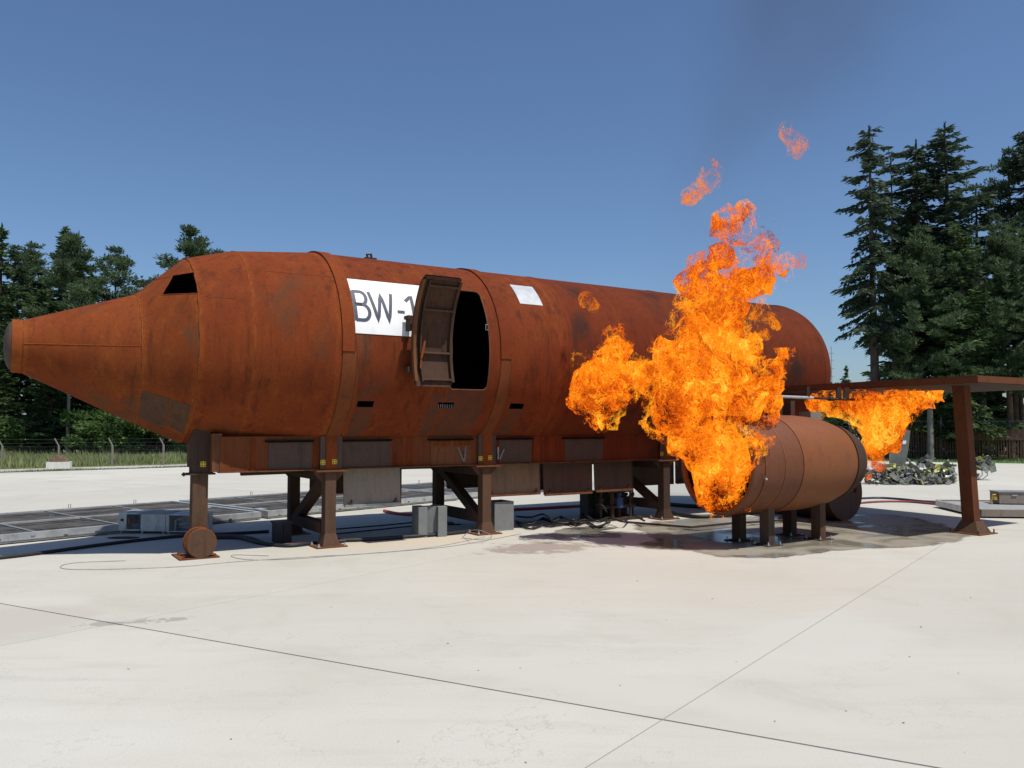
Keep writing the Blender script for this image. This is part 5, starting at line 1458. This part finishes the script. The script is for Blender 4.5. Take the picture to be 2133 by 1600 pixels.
LEV = [(.06, 0.0), (.16, .15), (.34, .38), (.66, .66), (1.1, .95)]
def fire(name, label, blobs, Y, dY, seed, res=.11, amp=.5, rad=1.5, levels=LEV, mats=None, part='flame_sheet', zmax=None):
    """nested wrinkled sheets of flame through the burning volume; blobs = (px, py, radius px, depth offset)"""
    rnd = random.Random(seed); balls = []
    p0 = at(blobs[0][0], blobs[0][1], Y)
    for b in blobs:
        yy = Y + (b[3] if len(b) > 3 else 0) + rnd.uniform(-dY, dY)
        balls.append((at(b[0], b[1], yy) - p0, b[2] * yy / FPX * rad))
    t = thing(name, label, 'fire', p0)
    for i, (thr, lv) in enumerate(levels):
        me = blob_mesh(balls, thr, res)
        if not len(me.vertices): continue
        for v in me.vertices:
            p = (v.co + p0) * 1.3 + Vector((i * .45 + seed, 0, 0))
            v.co += (noise.noise_vector(p) * .5 + noise.noise_vector(p * 2.7) * .40 + noise.noise_vector(p * 6) * .2) * amp
        if zmax is not None:
            for v in me.vertices: v.co.z = min(v.co.z, zmax - p0.z - .01 * i)
        me.polygons.foreach_set('use_smooth', [True] * len(me.polygons))
        me.materials.clear(); me.materials.append(mats[i])
        link(part, me, t)
    return t
FM = [flame_mat('flame_%d' % i, lv, i * 3.1) for i, (t, lv) in enumerate(LEV)]
FL = [flame_mat('flame_red_%d' % i, lv, 55 + i * 2.7, cool=.10, core=0) for i, (t, lv) in enumerate(LEV)]
FH = [flame_mat('flame_hot_%d' % i, lv, 40 + i * 2.3, 9, 10, 0, fscale=.8, cool=-.02, core=0) for i, (t, lv) in enumerate(LEV)]
FW = [flame_mat('flame_wisp_%d' % i, lv, 70 + i * 2.3, 20, 30, 0, gain=.8, fscale=1.0, cool=.0, core=0) for i, (t, lv) in enumerate(LEV[:3])]
MAIN = [(1495, 1022, 46), (1502, 980, 54), (1445, 920, 46), (1520, 920, 66), (1388, 878, 42), (1455, 860, 80), (1540, 850, 66), (1400, 830, 50), (1585, 815, 42), (1612, 780, 22), (1625, 760, 14),
        (1430, 775, 62), (1500, 780, 72), (1400, 745, 36), (1450, 715, 55), (1510, 700, 55), (1470, 655, 56), (1530, 650, 36), (1490, 610, 50), (1545, 615, 32), (1470, 575, 40), (1500, 540, 36), (1565, 595, 38), (1592, 555, 34), (1605, 520, 28), (1562, 508, 38), (1528, 482, 34), (1500, 460, 26), (1545, 445, 22), (1635, 572, 20), (1592, 488, 26), (1452, 595, 28), (1530, 585, 34),
        (1565, 740, 20), (1575, 690, 14)]
LEFTF = [(1240, 825, 46), (1228, 775, 34), (1290, 805, 36), (1330, 780, 28), (1360, 790, 30), (1385, 795, 26), (1278, 750, 36), (1266, 708, 24), (1300, 730, 16), (1255, 865, 26), (1280, 855, 16)]
fire('engine_fire', 'tall orange fire bursting from the mouth of the engine drum', MAIN, 14.25, .25, 4, mats=FM, res=.09, amp=.60, rad=1.3)
fire('side_fire', 'orange fireball to the left of the tall fire, before the fuselage', LEFTF, 14.7, .2, 9, mats=FL, res=.09, amp=.55)
fire('wing_fire', 'yellow orange fire licking the underside of the wing', [(1840, 850, 42), (1795, 838, 36), (1745, 834, 24), (1705, 840, 16), (1880, 835, 34), (1915, 828, 24), (1942, 824, 16), (1855, 872, 34), (1828, 890, 30), (1845, 912, 22), (1822, 930, 20), (1828, 960, 16), (1815, 986, 10), (1838, 975, 9)], 17.4, .2, 14, mats=FH, res=.10, amp=.42, zmax=2.84)
fire('flame_wisp', 'small torn pink flame drifting above the tall fire', [(1478, 370, 20), (1440, 412, 16), (1460, 392, 16), (1505, 348, 14), (1480, 350, 12)], 14.9, .1, 22, mats=FW, levels=LEV[:3], res=.06, amp=.34, rad=1.5)
fire('flame_wisp', 'faint highest pink flame in the sky right of the tall fire', [(1645, 285, 17), (1662, 305, 17), (1635, 275, 12)], 15.0, .1, 27, mats=FW, levels=LEV[:3], res=.06, amp=.34, rad=1.5)
fire('flame_wisp', 'little flame on the fuselage above the left fireball', [(1222, 618, 11), (1235, 635, 10), (1215, 625, 8)], 15.6, .08, 33, mats=FW, levels=LEV[:3], res=.05, amp=.14, rad=1.7)
fire('flame_wisp', 'loose flame on the fuselage right of the tall fire', [(1585, 645, 14), (1600, 660, 12), (1570, 660, 10), (1610, 680, 10), (1590, 700, 9)], 15.4, .1, 38, mats=FW, levels=LEV[:3], res=.06, amp=.18, rad=1.7)

# thin sooty smoke drifting up to the right
def smoke_mat():
    m = bpy.data.materials.new('smoke'); m.use_nodes = True; nt = m.node_tree; nt.nodes.clear()
    out = nt.nodes.new('ShaderNodeOutputMaterial')
    co = nd(nt, 'ShaderNodeNewGeometry').outputs['Position']
    n = tex(nt, co, .35, 3, .55)
    A_, B_ = at(1440, 600, 16.5), at(1770, -160, 22); u_ = (B_ - A_).normalized()
    rel = nd(nt, 'ShaderNodeVectorMath', {0: co, 1: tuple(A_)}, operation='SUBTRACT').outputs[0]
    t_ = nd(nt, 'ShaderNodeVectorMath', {0: rel, 1: tuple(u_)}, operation='DOT_PRODUCT').outputs['Value']
    pr_ = nd(nt, 'ShaderNodeVectorMath', {0: tuple(u_), 'Scale': t_}, operation='SCALE').outputs[0]
    dist = nd(nt, 'ShaderNodeVectorMath', {0: rel, 1: pr_}, operation='DISTANCE').outputs['Value']
    fall = mapr(nt, mth(nt, 'DIVIDE', dist, mth(nt, 'ADD', 1.3, mth(nt, 'MULTIPLY', mth(nt, 'ABSOLUTE', t_), .27))), 1.0, .1)
    d = mth(nt, 'MULTIPLY', mapr(nt, n, .32, .68, 0.0, .075), fall)
    v = nd(nt, 'ShaderNodeVolumePrincipled', {'Color': (.16, .16, .17, 1), 'Density': d})
    nt.links.new(v.outputs[0], out.inputs['Volume'])
    return m
if True:
    balls = []
    for px, py, r, Y in ((1440, 560, 110, 16.5), (1430, 450, 150, 17), (1500, 330, 190, 18), (1580, 220, 230, 19), (1660, 110, 270, 20), (1720, -20, 300, 21), (1780, -180, 340, 22), (1760, 430, 150, 19), (1760, 600, 110, 19)):
        balls.append((at(px, py, Y), r * Y / FPX * 1.6))
    me = blob_mesh(balls, .2, .5)
    me.polygons.foreach_set('use_smooth', [True] * len(me.polygons)); me.materials.clear(); me.materials.append(smoke_mat())
    tag(link('smoke', me), 'thin grey smoke drifting up from the fire', 'smoke', kind='stuff')
